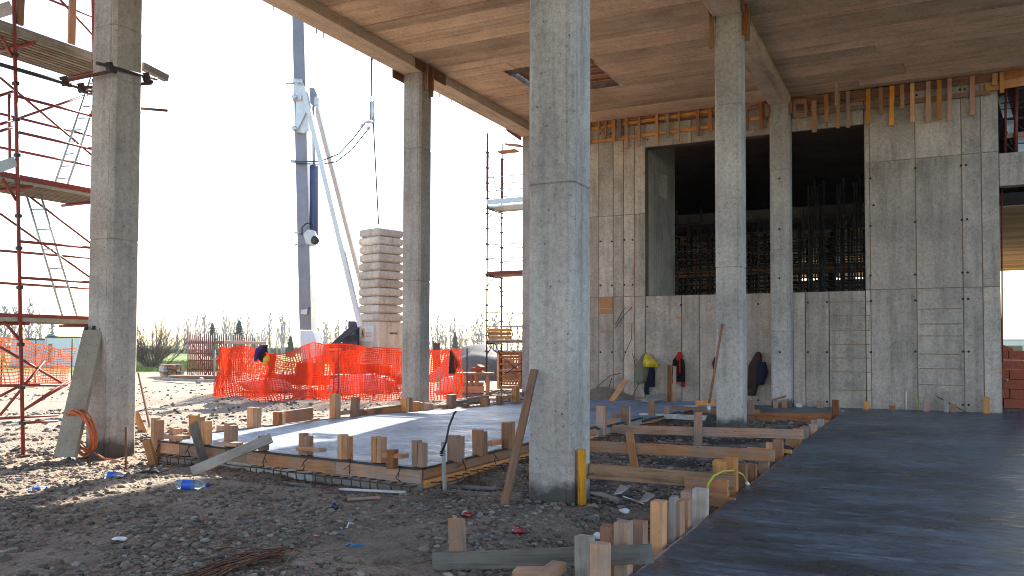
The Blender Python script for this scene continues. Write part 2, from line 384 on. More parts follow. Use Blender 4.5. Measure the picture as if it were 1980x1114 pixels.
def clump(x, y): return mnoise.noise(Vector((x * .9, y * .9, 3))) + .5 * mnoise.noise(Vector((x * 2.5, y * 2.5, 9)))
spots = [q for q in scatter(27000, -60, 1500, 885, 1160, .006, .036, 2.8) if clump(q[0], q[1]) > random.uniform(-.6, .4)]
spots += [q for q in scatter(13000, -60, 1700, 745, 905, .012, .06, 2.8) if clump(q[0], q[1]) > random.uniform(-.6, .4)]
VV, FF, off = [], [], 0
for x, y, sz in spots:
    k = random.randrange(6); a = random.uniform(0, 6.28); c, sn = math.cos(a), math.sin(a); P = PV[k] * sz * np.array([random.uniform(.8, 1.5), 1, random.uniform(.7, 1.1)])
    VV.append(np.stack([P[:, 0] * c - P[:, 1] * sn + x, P[:, 0] * sn + P[:, 1] * c + y, P[:, 2]], -1) + np.array([0, 0, float(gz(x, y)) + sz * .22])); FF.append(PF[k] + off); off += len(P)
VV = np.concatenate(VV); FF = np.concatenate(FF)
me = bpy.data.meshes.new('gravel'); me.vertices.add(len(VV)); me.vertices.foreach_set('co', VV.ravel()); me.loops.add(FF.size); me.loops.foreach_set('vertex_index', FF.ravel())
me.polygons.add(len(FF)); me.polygons.foreach_set('loop_start', np.arange(0, FF.size, 3)); me.polygons.foreach_set('loop_total', np.full(len(FF), 3)); me.update(calc_edges=True)
tag(link('gravel', me, M_stone), 'grey and brown gravel strewn over the bare earth', 'gravel', kind='stuff')
big = [stone_mesh('stone', i + 20, 2) for i in range(5)]
for x, y, sz in scatter(190, 0, 1250, 925, 1112, .022, .06, 2.8):
    a = Matrix.Translation((x, y, float(gz(x, y)) + sz * .12)) @ Matrix.Rotation(random.uniform(0, 6.28), 4, 'Z') @ Matrix.Diagonal((sz * random.uniform(.9, 1.4), sz, sz, 1))
    link('stone', random.choice(big), M_bstone, ground, a)

# ------------------------------------------------------------------ poured slabs
def slab_mat(name, dry_lit, wet, r0, r1, sc_=1.0, spec=.5, thr=.5):
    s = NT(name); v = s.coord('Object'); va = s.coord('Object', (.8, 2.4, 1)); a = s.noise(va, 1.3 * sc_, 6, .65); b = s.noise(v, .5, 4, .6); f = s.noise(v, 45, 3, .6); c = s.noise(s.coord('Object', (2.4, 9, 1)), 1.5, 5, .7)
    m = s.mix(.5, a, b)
    col = s.ramp(m, [(thr - .09, wet), (thr + .09, dry_lit)])
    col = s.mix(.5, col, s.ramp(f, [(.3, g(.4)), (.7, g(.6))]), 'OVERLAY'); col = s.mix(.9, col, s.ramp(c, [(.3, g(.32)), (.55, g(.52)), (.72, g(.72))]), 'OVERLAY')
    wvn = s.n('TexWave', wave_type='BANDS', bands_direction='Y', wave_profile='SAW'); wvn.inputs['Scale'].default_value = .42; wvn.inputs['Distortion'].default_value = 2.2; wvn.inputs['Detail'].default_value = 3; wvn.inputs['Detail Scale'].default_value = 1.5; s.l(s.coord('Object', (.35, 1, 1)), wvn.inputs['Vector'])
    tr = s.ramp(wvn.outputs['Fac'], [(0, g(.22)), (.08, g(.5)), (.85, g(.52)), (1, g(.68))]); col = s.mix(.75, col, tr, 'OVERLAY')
    bl = s.ramp(s.noise(s.coord('Object', (.7, 2.4, 1)), 2.6, 6, .75), [(.58, g(0)), (.70, g(.6))]); col = s.mix(bl, col, scl(dry_lit, 2.2))
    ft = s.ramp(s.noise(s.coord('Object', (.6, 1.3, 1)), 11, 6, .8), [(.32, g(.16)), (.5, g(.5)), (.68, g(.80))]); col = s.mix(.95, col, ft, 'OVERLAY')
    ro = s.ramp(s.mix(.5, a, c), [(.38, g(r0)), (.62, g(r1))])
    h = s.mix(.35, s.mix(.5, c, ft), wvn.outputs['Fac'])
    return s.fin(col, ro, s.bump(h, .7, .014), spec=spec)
M_slabL = slab_mat('smooth_fresh_slab', (.26, .33, .43), (.10, .14, .20), .36, .72, thr=.50, spec=.4)
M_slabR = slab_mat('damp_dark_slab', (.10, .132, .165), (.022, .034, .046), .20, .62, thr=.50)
LA, LB = (-9.85, 8.37), (-4.93, 7.77)          # front edge of the strip slab
def slabz(y): return .215 - .165 * float(sstep(11.5, 20.5, np.array(y)))
mb = MB(); ys = [8.07] + list(np.arange(9, 22.9, .5)) + [22.9]; N = len(ys)
V = []
for i, y in enumerate(ys):
    yl = LA[1] + .03 if i == 0 else y; yr = LB[1] + .03 if i == 0 else y
    V += [(-9.72, yl, slabz(y)), (-4.97, yr, slabz(y)), (-9.72, yl, -.3), (-4.97, yr, -.3)]
F = []
for i in range(N - 1):
    a, b = 4 * i, 4 * i + 4; F += [(a, a + 1, b + 1, b), (a, b, b + 2, a + 2), (a + 1, a + 3, b + 3, b + 1)]
F += [(0, 2, 3, 1), (4 * N - 4, 4 * N - 3, 4 * N - 1, 4 * N - 2)]
mb.add(V, F); tag(mb.build('strip_slab', M_slabL), kind='structure')
mb = MB(); jag = [(-1.765 + .022 * mnoise.noise(Vector((y * 1.9, 4, 0))) + .012 * mnoise.noise(Vector((y * 7, 1, 0))), y) for y in np.arange(20.8, 3.0, -.11)]
mb.prism([(-1.755, -6), (14, -6), (14, 23.6), (1.9, 23.6), (1.9, 23.08), (-4.55, 23.08), (-4.55, 20.85), (-1.755, 20.85)] + jag, 'z', -.34, 0)
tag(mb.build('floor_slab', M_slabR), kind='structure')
# ------------------------------------------------------------------ the concrete building
XL, XR, HB, HC, YW = -10.736, -3.345, 7.996, 8.225, 23.09
bld = thing('concrete_building', 'unfinished grey concrete building frame with square columns, board-marked ceiling and end wall', 'building', (XL, YW, 0))
def column(x, y, top, joints, base=-.35):
    """square column with chamfered corners, shrunk a little at each casting joint"""
    h, c = .25, .045; zs = [base]; joints = sorted(joints)
    for j in joints: zs += [j - .012, j, j + .012]
    zs.append(top); V = []; F = []
    for i, z in enumerate(zs):
        k = h - .012 if z in joints else h + (.003 if len([j for j in joints if j < z]) % 2 else 0)
        gr = .007; PR = [(-k + c, -k), (k - c - .04, -k), (k - c - .034, -k + gr), (k - c - .018, -k + gr), (k - c - .012, -k), (k - c, -k), (k, -k + c), (k, k - c), (k - c, k), (-k + c, k), (-k, k - c), (-k, -k + c)]
        for a, b in PR: V.append((a, b, z))
    n = 12
    for i in range(len(zs) - 1):
        for k in range(n): F.append((i * n + k, i * n + (k + 1) % n, (i + 1) * n + (k + 1) % n, (i + 1) * n + k))
    F += [tuple(reversed(range(n))), tuple((len(zs) - 1) * n + k for k in range(n))]
    return MB().add(V, F).build('column', M_colm, bld, M=Matrix.Translation((x, y, 0)))
def jz(u, v, y): return on_y(u, v, y).z
column(XL, 8.40, HB - .003, [jz(195, 462, 8.15), jz(195, 52, 8.15)])
c1 = column(XR, 7.875, HB - .003, [jz(1060, 355, 7.62), jz(1060, 355, 7.62) + 3.1])
column(XL, 16.60, HB - .003, [jz(795, 287, 16.35), jz(795, 543, 16.35)])
column(XR, 16.40, HB - .003, [jz(1400, 202, 16.15), jz(1400, 517, 16.15)])
column(XR, 22.90, HB - .003, [jz(1505, 328, 22.65), jz(1505, 483, 22.65), jz(1505, 641, 22.65)])
column(XL, 23.13, HB - .003, [3.0, 6.0])
# roof: slab, beams, soffit strips with the marks of the shuttering boards
Y0, Y1, X0, X1 = -15.0, 23.9, XL - .2725, 2.5  # unseen rear and right reach of the roof set to shape the light
holes = [(-9.05, -6.80, 18.2, 20.1)]
roof = thing_roof = MB()
hx0, hx1, hy0, hy1 = holes[0]
for a, b in (((X0, Y0), (X1, hy0)), ((X0, hy1), (X1, Y1)), ((X0, hy0), (hx0, hy1)), ((hx1, hy0), (X1, hy1))):
    roof.span((a[0], a[1], HC + .03), (b[0], b[1], HC + .40))
roof = roof.build('roof_slab', M_core, bld)
for x, a, b in ((XL, Y0, Y1 - .02), (XR, Y0 + .01, 22.9)): MB().span((x - .2725, a, HB), (x + .2725, b, HC + .032)).build('beam', M_beam, bld, bevel=.008)
def strips(xa, xb):
    y = Y0; k = 0
    while y < 23.0:
        wd = random.choice((.38, .5, .5, .52, .62)); yb = min(y + wd, 23.05); segs = [(xa, xb)]
        if y < hy1 and yb > hy0 and xa < hx0 < xb: segs = [(xa, hx0), (hx1, xb)]
        cut = []
        for p, q in segs:
            m = random.uniform(p + 1.0, q - 1.0) if q - p > 4 and random.random() < .22 else None
            cut += [(p, m - .004), (m + .004, q)] if m else [(p, q)]
        for p, q in cut:
            d = random.uniform(0, .014)
            MB().box((0, 0, 0), (q - p, yb - y - .017, .034 + d)).build('soffit_strip', M_soff, roof, bevel=.002, M=Matrix.Translation(((p + q) / 2, (y + yb) / 2, HC + .013 - d / 2)))
        y = yb
strips(XL + .276, XR - .276); strips(XR + .276, X1 - .01)
# roof opening: steel-lined sides with a timber-lined shaft above
MB().span((hx0, hy0 - .004, HC - .01), (hx0 + .05, hy1, HC + .38)).build('opening_trim', M_whit, roof)
MB().box((hx1 - .03, (hy0 + hy1) / 2, HC + .18), (.06, hy1 - hy0, .38)).build('opening_trim', M_whit, roof)
for k in range(8): timber('cover_board', (hx0 + .08, hy0 + .12 + k * .235, HC + .13), (hx1 - .08, hy0 + .12 + k * .235, HC + .13), .19, .025, M_dpine, roof)
# rebar and nails sticking out under the roof edge
for u, v, dz in ((528, 24, .10), (612, 66, .09), (625, 74, .12), (688, 104, .12), (733, 124, .17), (850, 183, .10), (873, 194, .06), (926, 221, .08), (965, 242, .06), (720, 116, .05)):
    p = on_x(u, v, XL - .262); pole('rebar_stub', (p.x, p.y, HB + .02), (p.x, p.y, HB - dz), .011, M_rust, roof, 6)
# end wall: core with the big opening, then cast panels with open joints
WX0, WX1, WZ0, WZ1, WXE = -7.142, -1.311, 3.015, 7.312, 1.69
wall = MB()
for a, b in (((XL + .2, -.3), (WX0, HC)), ((WX1, -.3), (WXE, HC)), ((WX0, -.3), (WX1, WZ0)), ((WX0, WZ1), (WX1, HC))): wall.span((a[0], YW + .045, a[1]), (b[0], YW + .32, b[1]))
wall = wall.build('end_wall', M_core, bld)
WJ = 6.302
def xw(u, v=600): return on_y(u, v, YW).x
vleft = [XL + .22, -9.75, -9.1, xw(1158), xw(1186), xw(1206), xw(1227), WX0]
vmid = [WX0, xw(1318), xw(1352), XR - .252]
vmid2 = [XR + .252, xw(1557), xw(1603), xw(1684)]
vr = [WX1, xw(1684), xw(1773), xw(1863), xw(1901), WXE]
def panel(xa, xb, za, zb, name='panel'):
    if xb - xa < .05: return
    d = random.uniform(0, .008)
    MB().box((0, 0, 0), (xb - xa - .02, .045 + d, zb - za - .016)).build(name, M_wall, wall, bevel=.004, M=Matrix.Translation(((xa + xb) / 2, YW + .0225 - d / 2, (za + zb) / 2)))
def rows(xs, zs):
    for xa, xb in zip(xs, xs[1:]):
        for za, zb in zip(zs, zs[1:]): panel(xa, xb, za, zb)
rows(vleft, [-.3, WZ0, 5.4, HC]); rows(vmid, [-.3, WZ0]); rows([XR - .252, XR + .252], [-.3, WZ0]); rows(vmid2[:-1] + [WX1], [-.3, WZ0])
rows(vr, [3.03, WJ, 8.2])
rows(vr, [-.3, 3.03])
rows([WX0, -5.8, XR - .252], [WZ1, HC]); rows([XR + .252, -2.2, WX1], [WZ1, HC])
# grout seams, rust-stained where tie wires bled
M_seamo = paint('rust_bled_seam', (.46, .19, .065), .9, 0, (.30, .22, .15), .8, 3); M_seamb = paint('brown_seam', (.25, .155, .085), .9, 0, (.30, .25, .20), .7, 3)
def seam(x, za, zb, m): MB().box((x, YW + .028, (za + zb) / 2), (.024, .034, zb - za)).build('grout_seam', m, wall)
for x in vleft[3:7]: seam(x, -.2, 5.38, M_seamo); seam(x, 5.42, 8.1, M_seamb)
for x in vr[1:5]: seam(x, -.2, 6.29, M_seamb); seam(x, 6.31, 8.1, M_seamb)
for xa, xb, z in ((vr[1], WXE - .01, 3.03), (vr[0] + .01, WXE - .01, WJ), (vleft[0] + .05, WX0 - .01, 5.4), (vleft[0] + .05, WX0 - .01, WZ0)): MB().box(((xa + xb) / 2, YW + .0285, z), (xb - xa, .0335, .02)).build('grout_seam', M_seamb, wall)
for u0, v0, u1, v1 in ((1160, 574, 1184, 596), (1160, 598, 1184, 607), (1161, 640, 1183, 643), (1307, 612, 1318, 616)):
    a, b = on_y(u0, v0, YW - .011), on_y(u1, v1, YW - .011); MB().span((a.x, YW - .0115, b.z), (b.x, YW + .01, a.z)).build('rust_stain', M_seamo, wall)
# ledges left by the horizontal shuttering in the lower bays
for xs, zz in (((xw(1603), xw(1684)), (.45, .95, 1.3, 1.65, 2.0, 2.35, 2.75)), ((xw(1773) + .01, xw(1863) - .01), (.62, 1.02, 1.42, 1.85, 2.15, 2.52))):
    for z in zz: MB().box(((xs[0] + xs[1]) / 2, YW + .0165, z + random.uniform(-.03, .03)), (abs(xs[1] - xs[0]) - .05, .058, .022)).build('shuttering_mark', M_seamb, wall)
th = MB().tube([(0, 0, 0), (0, .02, 0)], .028, 10).mesh('tie_hole')
for u, v in ((1683, 345), (1770, 325), (1858, 320), (1868, 319), (1689, 397), (1769, 429), (1860, 425), (1870, 424), (1683, 437), (1683, 533), (1769, 531), (1861, 527), (1871, 527), (1684, 582), (1770, 581), (1862, 578), (1872, 578), (1684, 681), (1770, 680), (1862, 680), (1873, 680), (1862, 783), (1873, 783),
             (1252, 593), (1316, 590), (1466, 588), (1508, 585), (1562, 585), (1599, 584), (1562, 681), (1599, 681), (1466, 774), (1599, 777), (1161, 467), (1183, 467), (1207, 464), (1223, 464), (1161, 552), (1183, 552), (1207, 551), (1223, 551), (1161, 681), (1183, 681), (1209, 681), (1252, 270), (1160, 258), (1181, 258), (1772, 184), (1856, 173), (1865, 173)):
    p = on_y(u, v, YW - .012); link('tie_hole', th, M_dark, wall, Matrix.Translation(p))
for u, v in ((1507, 345), (1507, 443), (1507, 538), (1508, 681)):
    p = on_y(u, v, 22.645); link('tie_hole', th, M_dark, wall, Matrix.Translation(p))
# reveal wall with a little window on the left of the opening
rv = MB()
wy0, wy1, wz0, wz1 = 24.45, 25.35, 6.15, 6.95
for a, b in (((YW + .32, -.3), (wy0, 8.2)), ((wy1, -.3), (26.3, 8.2)), ((wy0, -.3), (wy1, wz0)), ((wy0, wz1), (wy1, 8.2))): rv.span((WX0 - .28, a[0], a[1]), (WX0, b[0], b[1]))
rv.build('side_wall', M_colm, bld)
# hall behind the end wall
def plate(name, a, b, mat, **k): return MB().span(a, b).build(name, mat, bld, **k)
hall = plate('hall_floor_slab', (-12.2, 26.6, 5.5), (14, 49, 5.85), M_form_shaded)
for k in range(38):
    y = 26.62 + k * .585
    for xa, xb, mm_ in ((-12.1, 1.6, M_form_shaded if k < 4 else M_form), (1.605, 13.9, M_form)): MB().box((0, 0, 0), (xb - xa, .575, .03)).build('soffit_strip', mm_, hall, M=Matrix.Translation(((xa + xb) / 2, y + .29, 5.485 - random.uniform(0, .006))))
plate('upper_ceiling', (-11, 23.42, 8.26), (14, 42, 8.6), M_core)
plate('hall_light_blocker', (-12.4, 27.2, -.3), (-12.2, 37.9, 5.46), M_core)  # added out of view to block side light and darken the hall
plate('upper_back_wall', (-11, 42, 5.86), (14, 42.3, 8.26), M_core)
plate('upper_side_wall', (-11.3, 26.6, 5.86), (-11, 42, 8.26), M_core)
plate('upper_side_wall', (14, 26.6, 5.86), (14.3, 42, 8.26), M_core)
for x in (-10.6, -3.3): 
    for y in (34, 45): MB().box((x, y, 2.6), (.5, .5, 5.8)).build('column', M_colm, bld, bevel=.03)
plate('partition_wall', (-16, 38, -.3), (-4.9, 38.3, 5.46), M_wall); plate('partition_wall', (-4.895, 38, -.3), (2.0, 38.3, 4.4), M_wall)
# lintel and opening on the right of the end wall
MB().span((WXE + .003, YW + .02, 5.46), (9.5, YW + .35, 6.0)).build('lintel', M_wall, bld, bevel=.01)
MB().span((WXE + .004, YW + .05, 6.003), (9.5, YW + .32, 6.26)).build('parapet', M_wall, bld, bevel=.01)
MB().box((XL + .05, 23.6, HB + .1), (.3, .6, .2)).build('beam_end', M_beam, bld)
# ------------------------------------------------------------------ formwork round the strip slab
PIN = [M_pine, M_pine, M_pine, M_fresh, M_grey]
def stake_pair(parent, u, vt, A, B, zb, wd=.19, th=.10, mats=None, split=True, off=.0, lean=0):
    """an upright stake of two boards nailed together, standing on the line A-B"""
    d = Vector((B[0] - A[0], B[1] - A[1], 0)).normalized(); n = Vector((d.y, -d.x, 0))
    p = on_l(u, vt, A, B); p = p + n * off
    m = mats or random.choice([(M_pine, M_pine), (M_fresh, M_pine), (M_pine, M_fresh)])
    if split:
        for k, sgn in enumerate((-1, 1)):
            q = p + d * (sgn * wd / 4); dz = 0 if k == 0 else -random.uniform(.0, .035)
            timber('stake', (q.x, q.y, zb), (q.x + lean, q.y, p.z + dz), th * random.uniform(.9, 1.1), wd / 2 - .004, m[k], parent, up=d)
    else: timber('stake', (p.x, p.y, zb), (p.x + lean, p.y, p.z), th, wd, m[0], parent, up=d)
    return p
def hoops(parent, A, B, z0, z1, n, mat, skip=()):
    d = Vector((B[0] - A[0], B[1] - A[1], 0)); nrm = Vector((d.y, -d.x, 0)).normalized()
    for k in range(n):
        if k in skip: continue
        t = (k + .5 + random.uniform(-.1, .1)) / n; p = Vector((A[0], A[1], 0)) + d * t; q = p + nrm * random.uniform(.10, .16); dd = d.normalized() * random.uniform(.0, .05)
        zz = z1 + random.uniform(-.015, .015)
        MB().tube([(p.x, p.y, zz - .01), (q.x - .02 * nrm.x, q.y - .02 * nrm.y, zz), (q.x, q.y, zz - .02), (q.x + dd.x, q.y + dd.y, z0)], .0075, 5).build('stirrup', mat, parent)
    for z, off in ((z1 - .012, .135), (z0 + .05, .12)):
        P = [Vector((A[0], A[1], z + random.uniform(-.006, .006))) + d * (i / 12) + nrm * (off + random.uniform(-.006, .006)) for i in range(13)]
        MB().tube(P, .007, 5).build('rebar', mat, parent)
def wire_tie(parent, p, n):
    P = [p + Vector((random.uniform(-.03, .03), random.uniform(-.03, .03), -k * .05)) + n * (.02 + .012 * k) for k in range(4)]
    MB().tube(P, .006, 4).build('tie_wire', M_dsteel, parent)
    MB().tube([P[1], P[1] + Vector((random.uniform(-.07, .07), -.03, -.05))], .005, 4).build('tie_wire', M_dsteel, parent)
def boards(parent, A, B, z0, z1, th, mats, cuts, name='form_board'):
    A, B = Vector((*A, 0)), Vector((*B, 0)); n = Vector((B.y - A.y, A.x - B.x, 0)).normalized(); ts = [0] + list(cuts) + [1]
    for i, (a, b) in enumerate(zip(ts, ts[1:])):
        p, q = A.lerp(B, a) + n * th / 2, A.lerp(B, b) + n * th / 2; e = (q - p).normalized() * .003
        z = (z0 + z1) / 2 + random.uniform(-.004, .004)
        timber(name, (p.x + e.x, p.y + e.y, z), (q.x - e.x, q.y - e.y, z), th, z1 - z0, mats[i % len(mats)], parent)
FN = Vector((LB[1] - LA[1], LA[0] - LB[0], 0)).normalized()
f = thing('slab_formwork', 'low pine formwork with stakes and black strip along the front of the strip slab', 'formwork', (LA[0], LA[1], 0), 'slab formwork')
boards(f, LA, LB, .04, .195, .035, [M_fresh, M_pine, M_pine, M_pine], (.14, .42, .74))
boards(f, (LA[0], LA[1] + .012), (LB[0], LB[1] + .012), -.25, .035, .03, [M_grey, M_whit, M_grey], (.3, .66), 'blinding_board')
a3, b3 = Vector((*LA, .212)) + FN * .03, Vector((*LB, .212)) + FN * .03
timber('edge_strip', a3 + Vector((-.06, 0, 0)), b3, .075, .03, M_rail, f)
A2, B2 = (LA[0] + FN.x * .03, LA[1] + FN.y * .03), (LB[0] + FN.x * .03, LB[1] + FN.y * .03)
for u, vt, sp in ((305, 808, 1), (340, 826, 1), (400, 815, 0), (447, 818, 1), (510, 843, 0), (592, 838, 1), (668, 840, 1), (733, 844, 1), (812, 851, 1)):
    stake_pair(f, u, vt, A2, B2, .23 if u not in (305,) else -.05, wd=.16 if sp else .1, split=bool(sp))
for u, v, L in ((352, 843, .42), (450, 856, .45), (610, 866, .40), (772, 878, .3)):
    p = on_l(u, v, A2, B2); timber('packing_board', (p.x - L / 2, p.y - .05, p.z - .01), (p.x + L / 2, p.y - .11, p.z), .12, .05, M_pine, f)
p = on_l(772, 876, A2, B2); timber('packing_board', (p.x - .02, p.y - .1, .2), (p.x - .02, p.y - .1, p.z + .05), .09, .1, M_dpine, f)
for u, v in ((312, 867), (372, 870), (443, 875), (519, 884), (598, 893), (686, 898), (780, 912)): wire_tie(f, on_l(u, v - 8, A2, B2) + FN * .03, FN)
t = thing('rebar_cage', 'rusty starter bars and stirrups poking out along the front of the strip slab', 'rebar', (LA[0], LA[1], 0), 'rebar cages under the formwork')
hoops(t, LA, LB, -.11, .035, 34, M_rust, skip=(0, 1, 12, 13, 14))
# side facing the column trench
f = thing('slab_formwork', 'long pine formwork with stakes along the column trench side of the strip slab', 'formwork', (LB[0], LB[1], 0), 'slab formwork')
SA, SB = (-4.93, 7.80), (-4.93, 22.5)
y = 7.80
while y < 20.6:
    L = min(random.uniform(2.4, 3.6), 20.7 - y); zt = slabz(y + L / 2) - .02
    timber('form_board', (-4.95, y, zt - .055), (-4.95, y + L - .006, zt - .055 - (slabz(y) - slabz(y + L)) * .2), .035, .11, random.choice([M_grey, M_pine, M_pine]), f)
    timber('form_board', (-4.935, y, zt - .165), (-4.935, y + L - .006, zt - .165), .045, .09, random.choice([M_pine, M_fresh, M_pine]), f)
    timber('blinding_board', (-4.955, y, zt - .31), (-4.955, y + L - .006, zt - .31), .03, .17, M_grey, f)
    timber('edge_strip', (-4.945, y, zt + .012), (-4.945, y + L - .006, zt + .012), .07, .028, M_rail, f)
    y += L
for u, vt in ((882, 841), (928, 830), (983, 816), (1163, 785), (1210, 786)):
    stake_pair(f, u, vt, SA, SB, .2 if u < 1000 else -.05, wd=.2, th=.12, off=.0)
for u, v, L in ((955, 859, .3), (1180, 818, .4), (1196, 806, .25)):
    p = on_l(u, v, SA, SB); timber('packing_board', (p.x - .08, p.y, p.z), (p.x - .08, p.y + L, p.z), .1, .07, M_pine, f)
for u, v in ((888, 892), (948, 880), (1238, 826), (1262, 820), (1290, 812)): wire_tie(f, on_l(u, v - 6, (-4.92, 7.8), (-4.92, 22)) + Vector((.03, 0, 0)), Vector((1, 0, 0)))
t = thing('rebar_cage', 'row of rusty stirrups poking into the column trench beside the strip slab', 'rebar', (-4.8, 8, 0), 'rebar cages under the formwork')
hoops(t, (-4.93, 7.85), (-4.93, 20.4), -.12, .04, 72, M_rust)
# far side towards the yard
f = thing('slab_formwork', 'pine formwork with stakes of mixed height along the yard side of the strip slab', 'formwork', (-9.75, 8.4, 0), 'slab formwork')
y = 8.45
while y < 22.3:
    L = min(random.uniform(2.6, 3.8), 22.6 - y); z0_, z1_ = slabz(y) + .0, slabz(y + L) + .0
    timber('form_board', (-9.75, y, z0_ - .085), (-9.75, y + L - .006, z1_ - .085), .04, .2, random.choice([M_grey, M_pine, M_pine]), f); y += L
FA, FB = (-9.79, 8.4), (-9.79, 22.5)
for u, vt, wd, sp in ((381, 802, .2, 1), (430, 822, .12, 0), (492, 787, .2, 1), (540, 796, .17, 1), (648, 762, .17, 0), (685, 768, .12, 0), (712, 793, .2, 0), (786, 769, .26, 1), (808, 776, .22, 1), (829, 779, .2, 1), (873, 763, .24, 0), (899, 780, .2, 0), (938, 770, .3, 1), (967, 765, .22, 1), (997, 749, .22, 0)):
    stake_pair(f, u, vt, FA, FB, -.1, wd=wd, th=.13, split=bool(sp), lean=.03 if u == 685 else 0)
for u, v, L, ht in ((455, 838, 1.2, .1), (575, 806, 1.0, .22), (615, 815, .25, .1), (682, 797, .9, .08), (745, 795, 1.8, .13), (768, 793, 1.0, .11), (868, 784, .9, .06), (915, 777, 1.6, .14), (930, 772, 1.1, .12), (985, 769, 1.0, .09)):
    p = on_l(u, v, FA, FB); timber('packing_board', (p.x - .06, p.y - L / 2, p.z), (p.x - .09, p.y + L / 2, p.z + random.uniform(-.03, .03)), .05, ht, random.choice(PIN), f)
# braces thrown against the front formwork
t = thing('timber_brace', 'grey weathered prop of two crossed boards leaning on the front formwork', 'timber', on_z(405, 905, 0))
p0 = on_z(398, 893, .0); p1 = on_l(405, 815, A2, B2) + FN * .25
timber('upright', (p0.x, p0.y, -.12), p1, .035, .12, M_grey, t, up=FN)
q0 = on_z(370, 912, .04); q1 = on_l(540, 845, A2, B2) + FN * .12
timber('board', q0, q1, .12, .032, M_grey, t, up=(.2, -1, .25))
for u0, v0, u1, v1, lab in ((297, 892, 285, 855, 'short leaning pine peg at the corner of the front formwork'), (280, 838, 258, 790, 'short sunlit pine board leaning behind the column with the coil')):
    a = on_z(u0, v0, 0); b = a + (on_d(u1, v1, 12.6) - on_d(u0, v0, 12.6)); b = Vector((b.x, b.y, max(b.z, a.z + .25)))
    tag(timber('timber_peg', (a.x, a.y, -.05), b, .13, .04, M_fresh, None, up=(0, -1, 0)), lab, 'timber')
a = on_z(290, 826, 0); b = a + on_d(264, 705, 13.8) - on_d(290, 826, 13.8)
tag(timber('thin_batten', a, b, .035, .03, M_dpine, None), 'thin brown batten leaning on the far side of the column with the coil', 'timber')

# ------------------------------------------------------------------ formwork along the dark floor slab
f = thing('slab_formwork', 'pine formwork with clusters of tall stakes along the edge of the dark floor slab', 'formwork', (-1.8, 6, 0), 'slab formwork')
y = 4.2
while y < 20.7:
    L = min(random.uniform(2.0, 3.4), 20.8 - y); timber('form_board', (-1.778, y, -.107), (-1.778, y + L - .006, -.107), .036, .2, random.choice([M_pine, M_dpine, M_grey]), f)
    timber('rail', (-1.83, y + .1, -.13), (-1.83, y + L - .1, -.13), .06, .08, random.choice([M_pine, M_dpine]), f); y += L
EA, EB = (-1.87, 4), (-1.87, 22)
for u, vt, wd, th, m in ((1205, 1008, .13, .10, M_pine), (1234, 1008, .16, .11, M_pine), (1279, 969, .14, .1, M_fresh), (1305, 967, .19, .11, M_pine), (1301, 960, .16, .05, M_grey), (1327, 966, .16, .12, M_pine), (1354, 945, .26, .13, M_whit), (1416, 885, .3, .14, M_fresh), (1434, 897, .32, .13, M_pine),
                         (1455, 897, .4, .12, M_pine), (1480, 869, .5, .13, M_pine), (1508, 850, .6, .13, M_pine), (1541, 828, .5, .12, M_fresh), (1554, 826, .7, .13, M_whit), (1572, 820, .6, .14, M_pine), (1586, 810, .6, .13, M_grey), (1599, 813, .6, .13, M_fresh), (1614, 773, .5, .14, M_dpine), (1622, 790, .5, .12, M_pine), (1638, 777, .6, .13, M_pine)):
    p = on_l(u, vt, EA, EB); Wd = min(wd, .13) * random.uniform(.9, 1.15)
    xo = random.uniform(-.03, .02)
    timber('stake', (p.x + xo, p.y, -.35), (p.x + xo + random.uniform(-.012, .012), p.y + random.uniform(-.01, .01), p.z), th, Wd, m, f, up=(0, 1, 0))
    if th >= .1 and random.random() < .75:
        timber('stake', (p.x + xo - .11, p.y + random.uniform(-.02, .06), -.35), (p.x + xo - .11, p.y + random.uniform(-.02, .06), p.z - random.uniform(0, .06)), th, Wd, random.choice([M_pine, M_dpine, M_pine, M_fresh]), f, up=(0, 1, 0))
for u, v, ext, ht, m in ((1395, 970, .34, .10, M_fresh), (1382, 942, .3, .16, M_pine), (1512, 872, .5, .05, M_fresh), (1570, 848, .5, .05, M_fresh), (1555, 862, .5, .07, M_pine), (1285, 1060, .3, .06, M_dpine), (1480, 906, .3, .03, M_fresh), (1600, 836, .6, .08, M_fresh), (1630, 800, .5, .1, M_pine)):
    p = on_l(u, v, EA, EB); timber('packing_board', (p.x - ext, p.y + .03, p.z), (p.x + .14, p.y - .03, p.z), .06, ht, m, f)
# spreader boards across the trench, each with its own stakes
def spreader(label, A, B, ht, th, mat, stakes, sm=M_pine):
    t = thing('spreader_board', label, 'timber', (B[0], B[1], 0), 'spreader boards across the trench')
    timber('board', A, B, th, ht, mat, t)
    for u, v0, v1, wd, lean in stakes:
        p = on_l(u, v0, (A[0], A[1] - th), (B[0], B[1] - th)); q = on_l(u + lean, v1, (A[0], A[1] - th), (B[0], B[1] - th))
        timber('stake', q, p, .045, wd, sm, t, up=(1, 0, 0))
    return t
spreader('orange brown stained spreader board nailed to a yellow stake beside the big column', (-3.05, 7.92, .29), (-1.78, 8.80, .15), .15, .05, M_stain, [])
pY = on_x(1125, 869, -3.03)
tag(timber('yellow_stake', (pY.x, pY.y, -.15), (pY.x, pY.y, pY.z), .05, .11, M_yel, None, up=(0, 1, 0), jit=.004), 'yellow shuttering offcut standing against the side of the big column', 'timber')
zS2 = on_x(1476, 876, -1.85).z; pl = on_y(966, 850, 11.02)
spreader('long pale pine spreader board running behind the big column to the strip slab', (pl.x, 11.02, pl.z - .03), (-1.72, 11.05, zS2 - .03), .15, .05, M_pine, [(1217, 836, 905, .11, 10)])
pl = on_y(1150, 828, 13.9); zS3 = on_x(1536, 840, -1.85).z
